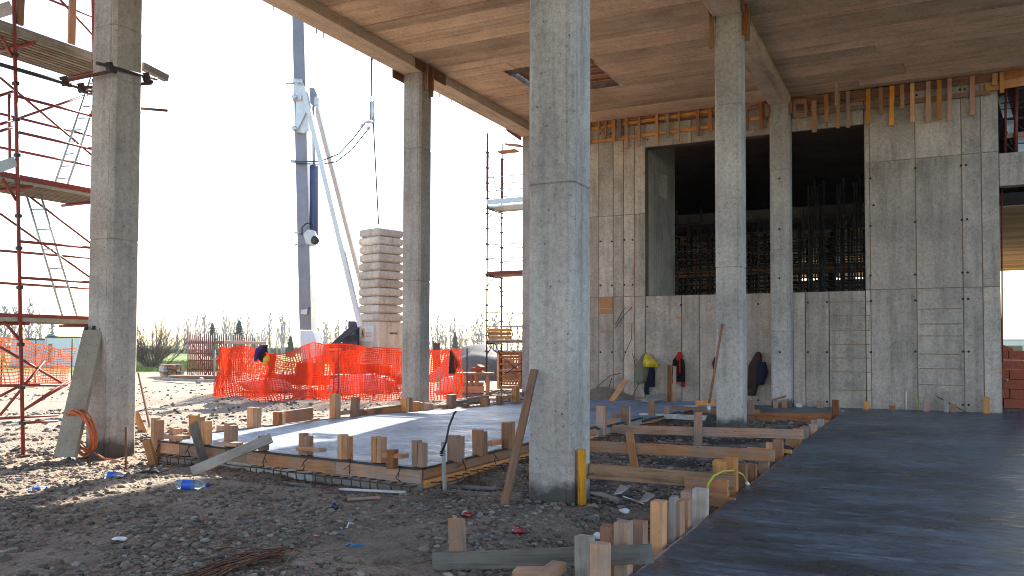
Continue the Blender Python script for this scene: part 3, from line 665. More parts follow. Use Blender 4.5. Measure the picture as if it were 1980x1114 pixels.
spreader('greyish pine spreader board with a white splash across the middle of the trench', (-4.9, 13.9, on_y(1150, 828, 13.9).z), (-1.72, 13.95, zS3), .15, .05, M_pine, [(1350, 797, 862, .13, 0)])
p0 = on_y(1236, 803, 17.2); p1 = on_y(1368, 803, 17.2)
spreader('lime white spreader board left of the column with the long shovel', p0, (p1.x, 17.2, p0.z), .1, .05, M_whit, [(1260, 775, 806, .13, 0), (1289, 786, 800, .11, 0)])
p0 = on_y(1300, 791, 19.6); p1 = on_y(1392, 791, 19.6)
spreader('brown spreader board behind the lime white one near the end wall', p0, (p1.x + .9, 19.6, p0.z), .12, .05, M_pine, [])
p0 = on_y(1446, 801, 19.9); p1 = on_y(1608, 806, 19.9)
spreader('deep brown spreader board filling the far end of the trench', (p0.x, 19.9, p0.z - .1), (p1.x, 19.9, p1.z - .08), .30, .06, M_dpine, [(1452, 773, 828, .15, 0)])
# foreground spreader
t = thing('spreader_board', 'big grey foreground spreader board held by stout pine stakes', 'timber', (-3, 5.1, 0), 'spreader boards across the trench')
YF = 5.05
l0, r0 = on_y(836, 1087, YF), on_y(1262, 1072, YF + .35)
timber('board', l0, r0, .03, .125, M_grey, t, jit=.006)
q = on_y(885, 1003, YF + .09); timber('stake', (q.x + .03, q.y, -.4), (q.x - .01, q.y, q.z), .05, .115, M_pine, t, up=(1, 0, 0))
for u, v, dy, m in ((1131, 1036, -.10, M_grey), (1161, 1050, -.19, M_pine)):
    q = on_y(u, v, YF + dy); timber('stake', (q.x, q.y, -.4), (q.x, q.y, q.z), .09, .105, m, t, up=(1, 0, 0))
q = on_y(1040, 1098, YF - .3); timber('block', (q.x - .16, q.y, q.z - .06), (q.x + .1, q.y + .06, q.z - .04), .12, .07, M_pine, t); q = on_y(1062, 1092, YF - .25); timber('block', (q.x, q.y - .08, q.z - .06), (q.x + .02, q.y + .12, q.z - .03), .1, .06, M_fresh, t)
# stakes and boards left in front of the end wall
for i, (u, v0, v1, wd, m, lab) in enumerate(((1172, 764, 785, .22, M_pine, 'short pine stake in front of the spoil heap by the end wall'), (1233, 768, 788, .25, M_pine, 'split pine stake standing on the slab below the yellow bag'), (1300, 760, 790, .25, M_pine, 'tall reddish pine stake below the red and black jacket'),
        (1294, 706, 790, .13, M_dpine, 'dark upright board leaning on the wall beside the red and black jacket'), (1304, 708, 770, .1, M_fresh, 'pale upright lath beside the dark board on the wall'), (1545, 781, 791, .17, M_whit, 'small white stake between the wall pilaster and the tall stakes'), (1586, 775, 791, .2, M_pine, 'pine stake at the foot of the wall right of the pilaster'),
        (1675, 776, 797, .16, M_fresh, 'clean pine stake at the corner where floor slab meets the wall'), (1725, 786, 797, .18, M_dpine, 'stubby dark stake at the wall foot'), (1791, 773, 797, .16, M_pine, 'pine stake beside the lying rod at the wall foot'), (1829, 757, 794, .14, M_grey, 'grey lath upright at the wall foot'), (1843, 781, 796, .17, M_pine, 'low pine stake right of the grey lath'), (1907, 767, 800, .17, M_fresh, 'pale pine stake beside the right end of the end wall'))):
    yy = 22.75 if u > 1540 else 22.55
    p = on_y(u, v0, yy); zb = -.02 if u > 1540 else -.1
    tag(timber('stake', (p.x, p.y, zb), (p.x, p.y + random.uniform(0, .1), p.z), .06, wd * .8, m, None, up=(1, 0, 0)), lab, 'timber')
t = thing('timber_trestle', 'little arch of nailed pine offcuts before the wall pilaster', 'timber', (-3.4, 22.3, 0))
for u in (1500, 1517):
    p = on_y(u, 775, 22.2); timber('leg', (p.x, p.y, -.02), p, .06, .13, M_pine, t, up=(1, 0, 0))
timber('cross_piece', on_y(1495, 773, 22.2), on_y(1520, 766, 22.2), .07, .05, M_dpine, t)
tag(timber('plank', on_y(1178, 783, 21.7), on_y(1210, 735, 22.9), .16, .04, M_fresh, None, up=(0, -1, .3)), 'orange plank leaning across the spoil heap onto the end wall', 'timber')
tag(timber('plank', on_y(1247, 775, 21.5), on_y(1283, 764, 22.6), .3, .05, M_grey, None, up=(0, -.8, .6)), 'short greyish board propped up below the yellow bag', 'timber')
tag(timber('plank', on_y(1345, 780, 21.6), on_y(1384, 780, 21.6), .05, .15, M_fresh, None), 'bright board on edge left of the shovel column', 'timber')
tag(timber('plank', on_y(1322, 786, 21.0), on_y(1350, 786, 21.0), .2, .04, M_whit, None), 'pale flat offcut lying near the shovel column', 'timber')
# loose boards on the ground
for u0, v0, u1, v1, wd, m, lab in ((656, 938, 784, 950, .035, M_whit, 'thin white lath lying on the gravel before the strip slab'), (672, 963, 735, 964, .05, M_pine, 'short broken brown board on the gravel'), (862, 932, 960, 945, .12, M_grey, 'grey board lying in the trench beside the strip slab'), (1150, 935, 1190, 962, .13, M_grey, 'grey plank lying right of the big column'),
                                   (560, 922, 600, 928, .06, M_grey, 'small splinter board lying by the rebar stirrups')):
    a, b = on_z(u0, v0, .02), on_z(u1, v1, .02); za, zb = float(gz(a.x, a.y)) + .025, float(gz(b.x, b.y)) + .03
    tag(timber('loose_board', (a.x, a.y, za), (b.x, b.y, zb), wd, .022, m, None), lab, 'timber')
a = on_z(975, 980, .0); b = on_y(1036, 714, 7.58); b = Vector((b.x, 7.55, b.z))
tag(timber('leaning_batten', a, b, .075, .045, M_pine, None, up=(0, -1, .2), jit=.006), 'long grey batten leaning against the front of the big column', 'timber')
a = on_z(861, 948, 0); t = thing('measuring_stake', 'thin white stake with black cable tied on near the slab corner', 'stake', a)
b = on_y(856, 855, a.y); timber('stake', (a.x, a.y, -.1), b, .04, .03, M_whit, t, up=(1, 0, 0))
MB().tube([b + Vector((0, -.03, -.12)), b + Vector((.05, -.02, .0)), on_y(868, 825, a.y), on_y(878, 800, a.y + .1), on_y(882, 795, a.y + .12)], .012, 6).build('cable', M_black, t)
for k in range(3): MB().tube([b + Vector((.03 * math.cos(q), .03 * math.sin(q), -.1 - .02 * k)) for q in np.linspace(0, 5.5, 8)], .006, 4).build('binding', M_black, t)
a = on_z(243, 905, 0); tag(pole('steel_rod', (a.x, a.y, -.1), on_y(244, 825, a.y), .013, M_rust), 'rusty steel rod driven upright in front of the coil column', 'rod')

# ------------------------------------------------------------------ shuttering left along the top of the end wall
YB = YW - .03
def run(label, rails, battens, planks=()):
    t = thing('wall_shuttering', label, 'formwork', on_y(rails[0][0], rails[0][1], YB), 'shuttering along the wall top')
    for u0, v0, u1, v1, ht, th, m in list(rails) + list(planks):
        timber('rail', on_y(u0, v0, YB - .03), on_y(u1, v1, YB - .03), th, ht, m, t)
    for u, v0, v1, wpx, m in battens:
        yy = YB - .095; p, q = on_y(u, v0, yy), on_y(u + random.uniform(-1, 1), v1, yy)
        timber('batten', (p.x, yy, min(p.z, HC - .04)), q, .04, wpx * .012, m, t, up=(1, 0, 0))
run('orange rails and hanging battens on the wall top left of the shovel column', [(1050, 263, 1383, 214, .09, .05, M_fringe), (1050, 287, 1383, 244, .09, .05, M_fringe), (1050, 256, 1383, 204, .12, .03, M_dpine), (1210, 243, 1383, 224, .06, .03, M_dpine)],
    [(1171, 230, 268, 6, M_pine), (1187, 228, 275, 7, M_fringe), (1197, 226, 267, 10, M_grey), (1211, 226, 288, 8, M_pine), (1236, 222, 283, 6, M_pine), (1270, 217, 279, 7, M_fringe), (1291, 215, 267, 7, M_grey), (1313, 213, 274, 4, M_pine), (1349, 208, 263, 7, M_pine), (1373, 206, 255, 9, M_fringe), (1158, 233, 262, 5, M_pine), (1140, 235, 280, 6, M_pine)])
run('short tilted rails and battens between the shovel column and the pilaster', [(1443, 205, 1478, 194, .1, .05, M_fringe), (1443, 213, 1478, 203, .07, .05, M_pine), (1443, 232, 1472, 228, .09, .05, M_fringe)], [(1445, 212, 252, 5, M_pine), (1471, 200, 250, 8, M_dpine), (1481, 200, 232, 6, M_dpine)])
run('weathered rails with long hanging battens on the wall top right of the pilaster', [(1545, 222, 1915, 178, .12, .05, M_pine), (1530, 200, 1940, 146, .2, .035, M_dpine), (1530, 212, 1760, 180, .07, .03, M_dpine), (1905, 170, 1990, 156, .2, .06, M_fringe), (1930, 150, 1990, 138, .4, .05, M_dpine), (1530, 186, 1592, 190, .13, .05, M_pine)],
    [(1574, 195, 256, 10, M_pine), (1598, 179, 237, 9, M_fringe), (1621, 178, 248, 8, M_pine), (1640, 175, 247, 8, M_pine), (1679, 168, 240, 9, M_fringe), (1703, 166, 220, 8, M_pine), (1725, 162, 243, 9, M_fringe), (1744, 160, 210, 8, M_pine), (1764, 157, 236, 8, M_fringe), (1795, 154, 236, 9, M_pine), (1816, 150, 232, 9, M_fringe), (1836, 148, 234, 8, M_pine), (1880, 142, 223, 9, M_pine), (1924, 137, 165, 9, M_pine), (1937, 132, 180, 8, M_fringe)])
p = on_y(1615, 150, 22.0); tag(timber('stuck_batten', (p.x, 22.3, HC + .01), (p.x, 22.3, HC - .55), .05, .08, M_grey, None, up=(1, 0, 0)), 'short batten still hanging from the ceiling in front of the wall', 'timber')
t = thing('formwork_panel', 'square of pine boards with a gap nailed beside the pilaster head', 'formwork', on_y(1545, 215, YB))
for u0, v0, u1, v1 in ((1534, 198, 1558, 196), (1534, 225, 1560, 222)): timber('board', on_y(u0, v0, YB - .05), on_y(u1, v1, YB - .05), .03, .13, M_fresh, t)
for u in (1536, 1558): timber('board', on_y(u, 196, YB - .09), on_y(u, 227, YB - .09), .03, .08, M_pine, t, up=(1, 0, 0))
# boards nailed round the column heads
def head(label, x, y, parts):
    t = thing('column_head_boards', label, 'formwork', (x, y, HB - .3), 'boards nailed round the column heads')
    for a, b, wd, ht, m in parts: timber('board', (x + a[0], y + a[1], HB + a[2]), (x + b[0], y + b[1], HB + b[2]), wd, ht, m, t, up=(0, 1, 0) if abs(a[2] - b[2]) > .1 else (0, 0, 1))
head('reddish boards round the head of the slim column beside the orange net', XL, 16.6, [((.29, -.55, .1), (.29, .28, .1), .025, .24, M_dpine), ((.29, .3, .08), (.29, .8, .08), .025, .26, M_dpine), ((.31, -.12, .2), (.31, -.12, -.42), .13, .03, M_dpine), ((.31, .12, .18), (.31, .12, -.52), .12, .03, M_pine), ((-.29, -.62, -.08), (-.29, -.1, -.08), .03, .2, M_dpine)])
head('splintered orange boards at the head of the shovel column', XR, 16.4, [((-.29, -.3, .0), (-.29, -.3, -.62), .09, .03, M_pine), ((-.31, -.45, .15), (-.31, -.2, -.12), .03, .13, M_dpine), ((.29, -.1, .22), (.29, -.1, -.38), .12, .03, M_dpine), ((.3, .2, .22), (.3, .2, -.4), .1, .03, M_pine), ((.3, -.35, .12), (.3, .5, .12), .025, .2, M_dpine)])
head('small dark boards at the head of the wall pilaster', XR, 22.9, [((.29, -.22, .05), (.29, -.22, -.3), .08, .03, M_dpine), ((-.3, -.26, .02), (-.3, -.26, -.32), .1, .03, M_dpine)])
head('cantilevered pine boards at the head of the corner column', XL, 23.13, [((-.4, -.3, -.42), (-1.0, -.3, -.42), .3, .05, M_fresh), ((-.25, -.35, -.3), (-.75, -.3, -.2), .25, .05, M_pine), ((-.31, -1.2, .06), (-.31, -.2, -.02), .03, .16, M_dpine)])
# ------------------------------------------------------------------ red facade scaffold on the left
XS = -11.45
sca = thing('red_scaffold', 'tall red tube scaffold with steel decks and ladders beside the column with the coil', 'scaffold', (XS, 7.5, 0))
base = on_z(45, 880, 0); XS = base.x
lean = on_x(27, 0, XS)
def tilt(y, z): return y + (lean.y - base.y) * z / lean.z
def stand(y, x): 
    a = Vector((x, y, -.02)); b = Vector((x, y + (lean.y - base.y) * 1.3, lean.z * 1.3)); pole('standard', a, b, .026, M_red, sca, 10)
    MB().box((x, y, 0), (.15, .15, .012)).build('base_plate', M_red, sca)
    for z in (.45, .95, 1.55, 2.35, 2.9, 3.35, 4.2, 4.7, 5.2, 5.6):
        p = a.lerp(b, (z + .02) / b.z); MB().box(p, (.09, .06, .05)).build('coupler', M_dsteel, sca, bevel=.008)
YE = on_x(200, 700, XS).y; YE2 = on_x(228, 700, XS - .95).y
stand(base.y, XS); stand(YE, XS); stand(YE2, XS - .95); stand(base.y - 2.2, XS - .95)
def T(u0, v0, u1, v1, x=None, r=.021, m=None, nm='ledger'):
    x = XS if x is None else x; pole(nm, on_x(u0, v0, x), on_x(u1, v1, x), r, m or M_red, sca)
for l in ((-30, 116, 178, 176), ): T(*l, r=.03, m=M_dstand)
for l in ((32, 186, 178, 224), (32, 255, 178, 288), (40, 467, 175, 479), (40, 537, 175, 546)): T(*l)
for l in ((-20, 215, 178, 263), (-20, 281, 178, 321), (-20, 483, 175, 499), (-20, 546, 175, 558)): T(*l, x=XS - .95, r=.02)
for l in ((0, 150, 178, 300), (39, 228, 178, 180), (0, 413, 175, 537), (40, 367, 175, 470)): T(*l, x=XS - .9, r=.018, nm='brace')
for l in ((0, 671, 121, 741), (46, 793, 126, 739), (0, 803, 86, 698), (0, 766, 60, 735), (-10, 746, 130, 744), (46, 744, 126, 746), (46, 793, 150, 730)): T(*l, x=XS - .4, r=.02, nm='brace')
for l in ((-10, 810, 112, 803), (48, 818, 112, 814)): T(*l, x=XS - .2, r=.018)
for l in ((5, 346, 32, 388), (8, 622, 40, 660), (2, 70, 24, 108)): T(*l, x=XS - .02, r=.022, nm='gusset')
def deck(z, y0, y1, mat, lip, dz=0):
    for k in range(3):
        x = XS - .17 - k * .32; M = Matrix.Translation((x, (y0 + y1) / 2, z)) @ Matrix.Rotation(dz, 4, 'X')
        m = MB().box((0, 0, 0), (.30, y1 - y0, .012))
        for q in (-.145, -.05, .05, .145): m.box((q, 0, -.035), (.012, y1 - y0, .06))
        m.build('deck_plank', mat, sca, M=M)
    for xx in (XS - .01, XS - 1.0): timber('toe_board', (xx, y0, z + .02), (xx, y1, z + .02 + dz * (y1 - y0)), .03, lip, M_red if lip < .1 else M_grey, sca)
z1 = on_x(36, 62, XS).z; z2 = on_x(40, 346, XS).z; z3 = on_x(42, 613, XS).z
print('decks', z1, z2, z3)
for z, m, lip in ((z1, M_deck, .12), (z2, M_deck, .07), (z3, M_deck, .05)):
    deck(z, base.y - 2.6, YE + .12, m, lip)
    for yy in (base.y, YE): pole('transom', (XS + .06, yy, z - .09), (XS - 1.05, yy, z - .09), .024, M_red, sca)
timber('guard_board', on_x(-20, 330, XS), on_x(30, 312, XS), .03, .14, M_galv, sca); timber('guard_board', on_x(-20, 28, XS - .6), on_x(24, 14, XS - .6), .03, .18, M_galv, sca)
for u in (38, 138): timber('timber_post', on_x(u, 85 if u > 100 else 48, XS), on_x(u + 4, -60, XS), .05, .1, M_pine, sca, up=(0, 1, 0))
pole('guard_post', on_x(19, 310, XS - .5), on_x(18, 180, XS - .5), .02, M_red, sca)
for l in ((-20, 191, 25, 177), (-20, 246, 25, 233), (-20, 260, 25, 246)): T(*l, x=XS - .2, r=.02)
for l in ((85, -5, 180, 33), (112, -5, 180, 68)): T(*l, x=XS - .5, r=.018)
def ladder(a0, a1, b0, b1, n, label):
    t = thing('ladder', label, 'ladder', a0, 'ladders in the red scaffold')
    pole('rail', a0, a1, .016, M_galv, t); pole('rail', b0, b1, .016, M_galv, t)
    for k in range(n):
        q = (k + .5) / n; pole('rung', a0.lerp(a1, q), b0.lerp(b1, q), .011, M_galv, t, 6)
xl = XS - .55
ladder(on_x(105, 358, xl), on_x(176, 150, xl), on_x(131, 356, xl - .02), on_x(200, 150, xl - .02), 9, 'galvanised ladder slanting up to the top scaffold deck')
ladder(on_x(121, 612, xl), on_x(42, 346, xl), on_x(149, 612, xl - .02), on_x(69, 345, xl - .02), 7, 'galvanised ladder slanting down to the lowest scaffold deck')
# tubes clamped round the column
t = thing('column_clamp_tubes', 'dark tubes clamped round the column to tie the red scaffold', 'tube clamp', on_y(240, 140, 8.1))
yk = 8.40 - .25 - .05
a, b = on_x(187, 122, XL + .3), on_x(303, 153, XL + .3)
pole('tube', a, b, .025, M_dstand, t)
zk = on_x(240, 138, XL + .3).z
pole('tube', on_x(125, 157, XS + .05), Vector((XL + .36, 8.09, zk - .05)), .025, M_rust, t); pole('tube', on_x(157, 170, XS + .05), Vector((XL + .36, 8.71, zk - .06)), .025, M_rust, t)
pole('tube', Vector((XL - .5, 8.70, zk - .3)), on_x(323, 214, XL + .5), .02, M_rust, t)
for q in (on_x(212, 130, XL + .32), on_x(283, 150, XL + .32), on_x(125, 157, XS + .03), on_x(157, 170, XS + .03)):
    MB().box(q, (.09, .09, .14), Matrix.Rotation(.4, 3, 'X')).box(q + Vector((.03, .03, -.05)), (.05, .12, .05)).build('coupler', M_dsteel, t, bevel=.01)
p = on_x(275, 135, XL - .1); timber('packing_block', p + Vector((.1, -.1, .02)), p + Vector((.1, .38, -.04)), .1, .1, M_grey, t)
# ------------------------------------------------------------------ grey scaffold beyond the corner column
sc2 = thing('grey_scaffold', 'slender dark scaffold tower standing behind the corner column', 'scaffold', on_y(941, 780, 23.9))
ya = 23.9; pa = on_y(941, 700, ya); xa = pa.x; xb = -9.9
for y in (ya, ya + 1.05):
    top = on_y(941, 258, ya).z if y == ya else on_y(971, 278, y).z
    for x in (xa, xb):
        pole('standard', (x, y, -.02), (x, y, top), .027, M_dstand, sc2); pole('standard_sleeve', (x, y, top - 1.9), (x, y, top - .55), .045, M_dred, sc2)
        for z in np.arange(.4, top - .3, .5): MB().box((x, y, z), (.11, .09, .05)).build('coupler', M_dstand, sc2, bevel=.01)
for v, m in ((400, M_galv), (530, M_dred), (661, M_grey)):
    z = on_y(941, v, ya).z
    for k in range(3): MB().box(((xa + xb) / 2, ya + .18 + k * .34, z), (xb - xa + .1, .32, .06)).build('deck_plank', m if k < 2 else M_deck, sc2, bevel=.008)
    timber('toe_board', (xa, ya - .03, z + (.14 if v == 400 else .05)), (xb, ya - .03, z + (.14 if v == 400 else .05)), .03, .17 if v == 400 else .06, m, sc2)
    for x in (xa, xb): pole('transom', (x, ya - .05, z - .06), (x, ya + 1.15, z - .06), .025, M_dstand, sc2)
    for dz in (.5, .95):
        for y in (ya, ya + 1.05): pole('guard_rail', (xa - .03, y, z + dz), (xb, y, z + dz), .016, M_galv, sc2)
    pole('brace', (xa, ya + .02, z - .4), (xa, ya + .55, z - .03), .015, M_dstand, sc2); pole('brace', (xa, ya + 1.05, z - .5), (xa, ya + .55, z - .03), .015, M_dstand, sc2)
for u0, v0, u1, v1 in ((945, 300, 965, 392), (975, 550, 1006, 655), (965, 545, 992, 650), (945, 668, 1000, 715), (975, 725, 1010, 700), (975, 720, 1010, 718)): pole('brace', on_y(u0, v0, ya + .5), on_y(u1, v1, ya + .5), .014, M_dstand, sc2)
t = thing('timber_crate', 'small stack of yellow timbers on the lowest deck of the slender scaffold', 'timber', on_y(956, 656, ya + .4))
for k in range(3): 
    p = on_y(944, 656, ya + .2); timber('beam', (p.x, ya + .2, p.z + .06 + k * .12), (p.x + .75, ya + .35, p.z + .06 + k * .12), .1, .1, M_yel, t)
# ------------------------------------------------------------------ falsework props inside the hall
M_blk = paint('dark_prop_steel', (.018, .014, .013), .7)  # near-black steel for the falsework props and tubes
fw = thing('falsework', 'dense dark falsework of steel props and tubes inside the hall behind the opening', 'scaffold', (-3, 30, 0))
xs = list(np.arange(-9.6, .75, .36)); 
for j, y in enumerate((27.6, 28.6, 29.9, 31.6)):
    for x in xs:
        if random.random() < .12: continue
        xx = x + random.uniform(-.08, .08) + .18 * j; pole('prop', (xx, y, -.02), (xx, y, 5.46), random.choice((.03, .035, .05)), M_blk, fw, 6)
    for z in (2.6, 2.9, 3.15, 3.4, 3.65, 3.9, 4.15, 4.45, 4.75, 5.0): pole('ledger', (-9, y - .05, z + random.uniform(-.1, .1)), (1.2, y - .05, z + random.uniform(-.1, .1)), .025, M_blk, fw, 6)
for k in range(10): x = random.uniform(-7, -.8); y = random.choice((28.2, 29.6, 31.2)); s_ = random.choice((-1, 1)); pole('brace', (x, y, 2.9), (x + 1.8 * s_, y + .1, 4.6), .022, M_blk, fw, 6)
for z, ht, y in ((4.05, .16, 28.1), (4.3, .14, 29.5), (3.1, .12, 28.1)): timber('timber_waling', (-9, y, z), (1.2, y, z), .12, ht, M_dpine, fw)
for x0 in (-3.0, -2.75, -2.2, -1.75, -1.45):   # tall prop clusters reaching through to the upper ceiling
    for dx, dy in ((0, 0), (.16, .1), (.05, .35)): pole('tall_prop', (x0 + dx, 25.9 + dy, .0), (x0 + dx, 25.9 + dy, 6.35 + dx), .03, M_blk, fw, 6)
for x0 in np.arange(-7.9, -3.2, .42):
    xx = x0 + random.uniform(-.1, .1); pole('tall_prop', (xx, 26.3, 0), (xx, 26.3, random.uniform(5.5, 6.1)), .03, M_blk, fw, 6)
for z in (3.3, 3.9, 4.5, 5.1, 5.5): pole('ledger', (-9, 26.25, z), (-1.2, 26.25, z + random.uniform(-.05, .05)), .022, M_blk, fw, 6)
# ------------------------------------------------------------------ scaffold and tubes seen over the lintel at the right
s3 = thing('dark_scaffold', 'dark scaffold frame standing on the lintel right of the end wall', 'scaffold', on_y(1950, 297, 24.2))
for u in (1944, 1964, 1985): pole('standard', on_y(u, 300, 24.2), on_y(u + 1, 165, 24.2), .05 if u == 1964 else .03, M_dred, s3)
for u0, v0, u1, v1, r in ((1930, 232, 1995, 226, .035), (1935, 200, 1995, 194, .018), (1935, 212, 1995, 206, .012), (1938, 268, 1965, 300, .02), (1965, 240, 1995, 262, .02), (1940, 280, 1990, 276, .018), (1940, 240, 1965, 296, .018), (1936, 180, 1995, 166, .05)): pole('ledger', on_y(u0, v0, 24.3), on_y(u1, v1, 24.3), r, M_dstand, s3)
timber('guard_board', on_y(1942, 264, 24.25), on_y(1995, 257, 24.25), .04, .12, M_pine, s3)
for u0, v0, u1, v1, lab in ((1937, 185, 1958, 258, 'long pale steel board leaning in the scaffold over the lintel'), (1968, 262, 1980, 298, 'short pale steel board low in the scaffold over the lintel')):
    tag(timber('leaning_steel_board', on_y(u0, v0, 24.6), on_y(u1, v1, 24.6), .03, .22, M_galv, None, up=(1, 0, 0)), lab, 'steel board')
# ------------------------------------------------------------------ self-erecting crane with its ballast
DC = 29.5
cr = thing('tower_crane', 'grey folding tower crane mast with white struts rising behind the orange net', 'crane', on_d(600, 700, DC))
def yawbox(p0, p1, wx, wy, yaw, mat, nm, par, taper=1.0):
    c, s_ = math.cos(yaw), math.sin(yaw); V = []
    for p, k in ((p0, 1), (p1, taper)):
        for a, b in ((-1, -1), (1, -1), (1, 1), (-1, 1)):
            x, y = a * wx / 2 * k, b * wy / 2 * k; V.append((p.x + x * c - y * s_, p.y + x * s_ + y * c, p.z))
    return MB().add(V, [(3, 2, 1, 0), (4, 5, 6, 7), (0, 1, 5, 4), (1, 2, 6, 5), (2, 3, 7, 6), (3, 0, 4, 7)]).build(nm, mat, par, bevel=.012)
YM = R(16.3)
mt, mm, mbm = on_d(580, 20, DC), on_d(595, 638, DC), on_d(604, 700, DC)
mt = mt + (mt - mm) * .25
mast = yawbox(mm, mt, .44, .44, YM, M_crane, 'mast', cr, .95)
d = Vector((math.cos(YM), math.sin(YM), 0)) * .226
side = []
for p, k in ((mm, 1), (mt, .95)):
    for b in (-1, 1): side.append(p + d * k + Vector((-math.sin(YM), math.cos(YM), 0)) * (.205 * k * b))
MB().add([q + d * .02 for q in side] + [q - d * .03 for q in side], [(0, 1, 3, 2), (4, 6, 7, 5), (0, 2, 6, 4), (1, 5, 7, 3), (2, 3, 7, 6), (0, 4, 5, 1)]).build('mast_side_plate', M_crwhite, cr)
foot = MB()
def ring(p, wx): 
    c, s_ = math.cos(YM), math.sin(YM); return [(p.x + (a * c - b * s_) * wx / 2, p.y + (a * s_ + b * c) * wx / 2, p.z) for a, b in ((-1, -1), (1, -1), (1, 1), (-1, 1))]
V = ring(on_d(597, 639, DC), .46) + ring(on_d(603, 665, DC), .62) + ring(on_d(606, 715, DC), .5)
foot.add(V, [(3, 2, 1, 0)] + [(i * 4 + k, i * 4 + (k + 1) % 4, i * 4 + 4 + (k + 1) % 4, i * 4 + 4 + k) for i in range(2) for k in range(4)] + [(8, 9, 10, 11)]); foot.build('mast_foot', M_crwhite, cr, bevel=.01)
DF = DC - .35
def plate_poly(pts, th, mat, nm, dep=DF):
    f = Vector((-math.sin(YAW), math.cos(YAW), 0)); P = [on_d(u, v, dep) for u, v in pts]; n = len(P)
    return MB().add(P + [p + f * th for p in P], [tuple(reversed(range(n))), tuple(range(n, 2 * n))] + [(k, (k + 1) % n, n + (k + 1) % n, n + k) for k in range(n)]).build(nm, mat, cr, bevel=.01)
plate_poly([(566, 152), (583, 152), (592, 180), (596, 250), (588, 258), (570, 254), (572, 200)], .12, M_crwhite, 'slew_bracket')
plate_poly([(598, 170), (608, 170), (613, 182), (609, 206), (600, 200)], .2, M_crane, 'strut_head'); plate_poly([(608, 186), (617, 190), (616, 202), (606, 204)], .14, M_crwhite, 'strut_head')
plate_poly([(565, 184), (583, 183), (583, 193), (565, 194)], .2, M_crwhite, 'pin_lug', DF - .08); plate_poly([(566, 246), (572, 240), (590, 208), (594, 212), (575, 252), (568, 254)], .1, M_crwhite, 'link_arm', DF - .1)
pole('pin', on_d(553, 162, DF), on_d(570, 161, DF), .035, M_galv, cr)
for u, v in ((570, 188), (570, 249), (578, 158)): MB().lathe([(.09, 0), (.09, .06), (.05, .09)], 12, Matrix.Translation(on_d(u, v, DF - .15)) @ Matrix.Rotation(R(90), 4, 'X') @ Matrix.Rotation(YAW, 4, 'Y')).build('pin', M_galv, cr)
def bar(u0, v0, u1, v1, wd, mat, nm, dep=DF, dep1=None, th=None):
    a, b = on_d(u0, v0, dep), on_d(u1, v1, dep1 or dep); return timber(nm, a, b, th or wd, wd, mat, cr, jit=0, bev=.008)
bar(587, 170, 697, 632, .165, M_crwhite, 'strut', DF - .1, DF - .4)
bar(612, 206, 712, 600, .165, M_galv, 'strut', DC + .3, DC + 4.5)
bar(607, 320, 607, 462, .21, M_blue, 'hydraulic_cylinder', DC - .1); pole('piston_rod', on_d(607, 322, DC - .1), on_d(606, 206, DC - .1), .055, M_galv, cr)
plate_poly([(586, 452), (596, 443), (608, 446), (613, 462), (606, 474), (592, 472)], .3, M_crwhite, 'cylinder_joint'); MB().lathe([(.15, 0), (.15, .1), (.08, .14)], 14, Matrix.Translation(on_d(611, 465, DF - .05)) @ Matrix.Rotation(R(90), 4, 'X')).build('joint_pin', M_dsteel, cr)
MB().tube([on_d(584, 455, DF), on_d(584, 440, DF - .1), on_d(592, 432, DF - .1), on_d(602, 432, DF), on_d(607, 440, DF)], .022, 6).build('hose', M_black, cr)
for v in (450, 473): pole('bolt', on_d(570, v, DF), on_d(582, v, DF), .035, M_galv, cr)
plate_poly([(583, 598), (595, 596), (593, 609), (582, 607)], .15, M_crwhite, 'junction_box'); plate_poly([(583, 595), (596, 593), (596, 597), (583, 599)], .16, M_crane, 'junction_box_lid', DF - .02)
MB().tube([on_d(565, 312, DF), on_d(585, 313, DF - .1), on_d(620, 312, DF - .2), on_d(655, 298, DF - .3), on_d(680, 272, DF - .4), on_d(703, 242, DF - .5)], .022, 5).build('sling_rope', M_dsteel, cr)
MB().tube([on_d(572, 316, DF), on_d(620, 318, DF - .1), on_d(650, 313, DF - .3), on_d(680, 290, DF - .4), on_d(715, 246, DF - .5)], .02, 5).build('sling_rope', M_dsteel, cr)
pole('rope_eye', on_d(563, 312, DF), on_d(576, 313, DF), .05, M_galv, cr)
bar(645, 668, 692, 626, .2, M_navy, 'outrigger_brace', DC + .2); bar(628, 672, 690, 664, .16, M_navy, 'outrigger', DC + .1)
MB().box(on_d(685, 650, DC + 1.2), (.35, .35, 1.1)).build('winch_housing', M_navy, cr, bevel=.03); MB().box(on_d(677, 664, DC + .6), (.45, .4, .6)).build('winch_housing', M_navy, cr, bevel=.03)
MB().box(on_d(650, 690, DC + .4), (1.5, .4, .5), Matrix.Rotation(.5, 3, 'Z')).build('chassis', M_dred, cr, bevel=.02); MB().box(on_d(620, 735, DC - .2), (4.2, .5, .35), Matrix.Rotation(.45, 3, 'Z')).build('chassis_beam', M_dred, cr, bevel=.02)
MB().box(on_d(600, 715, DC - .2), (.75, .75, .5), Matrix.Rotation(YM, 3, 'Z')).build('slew_base', M_dred, cr, bevel=.03)
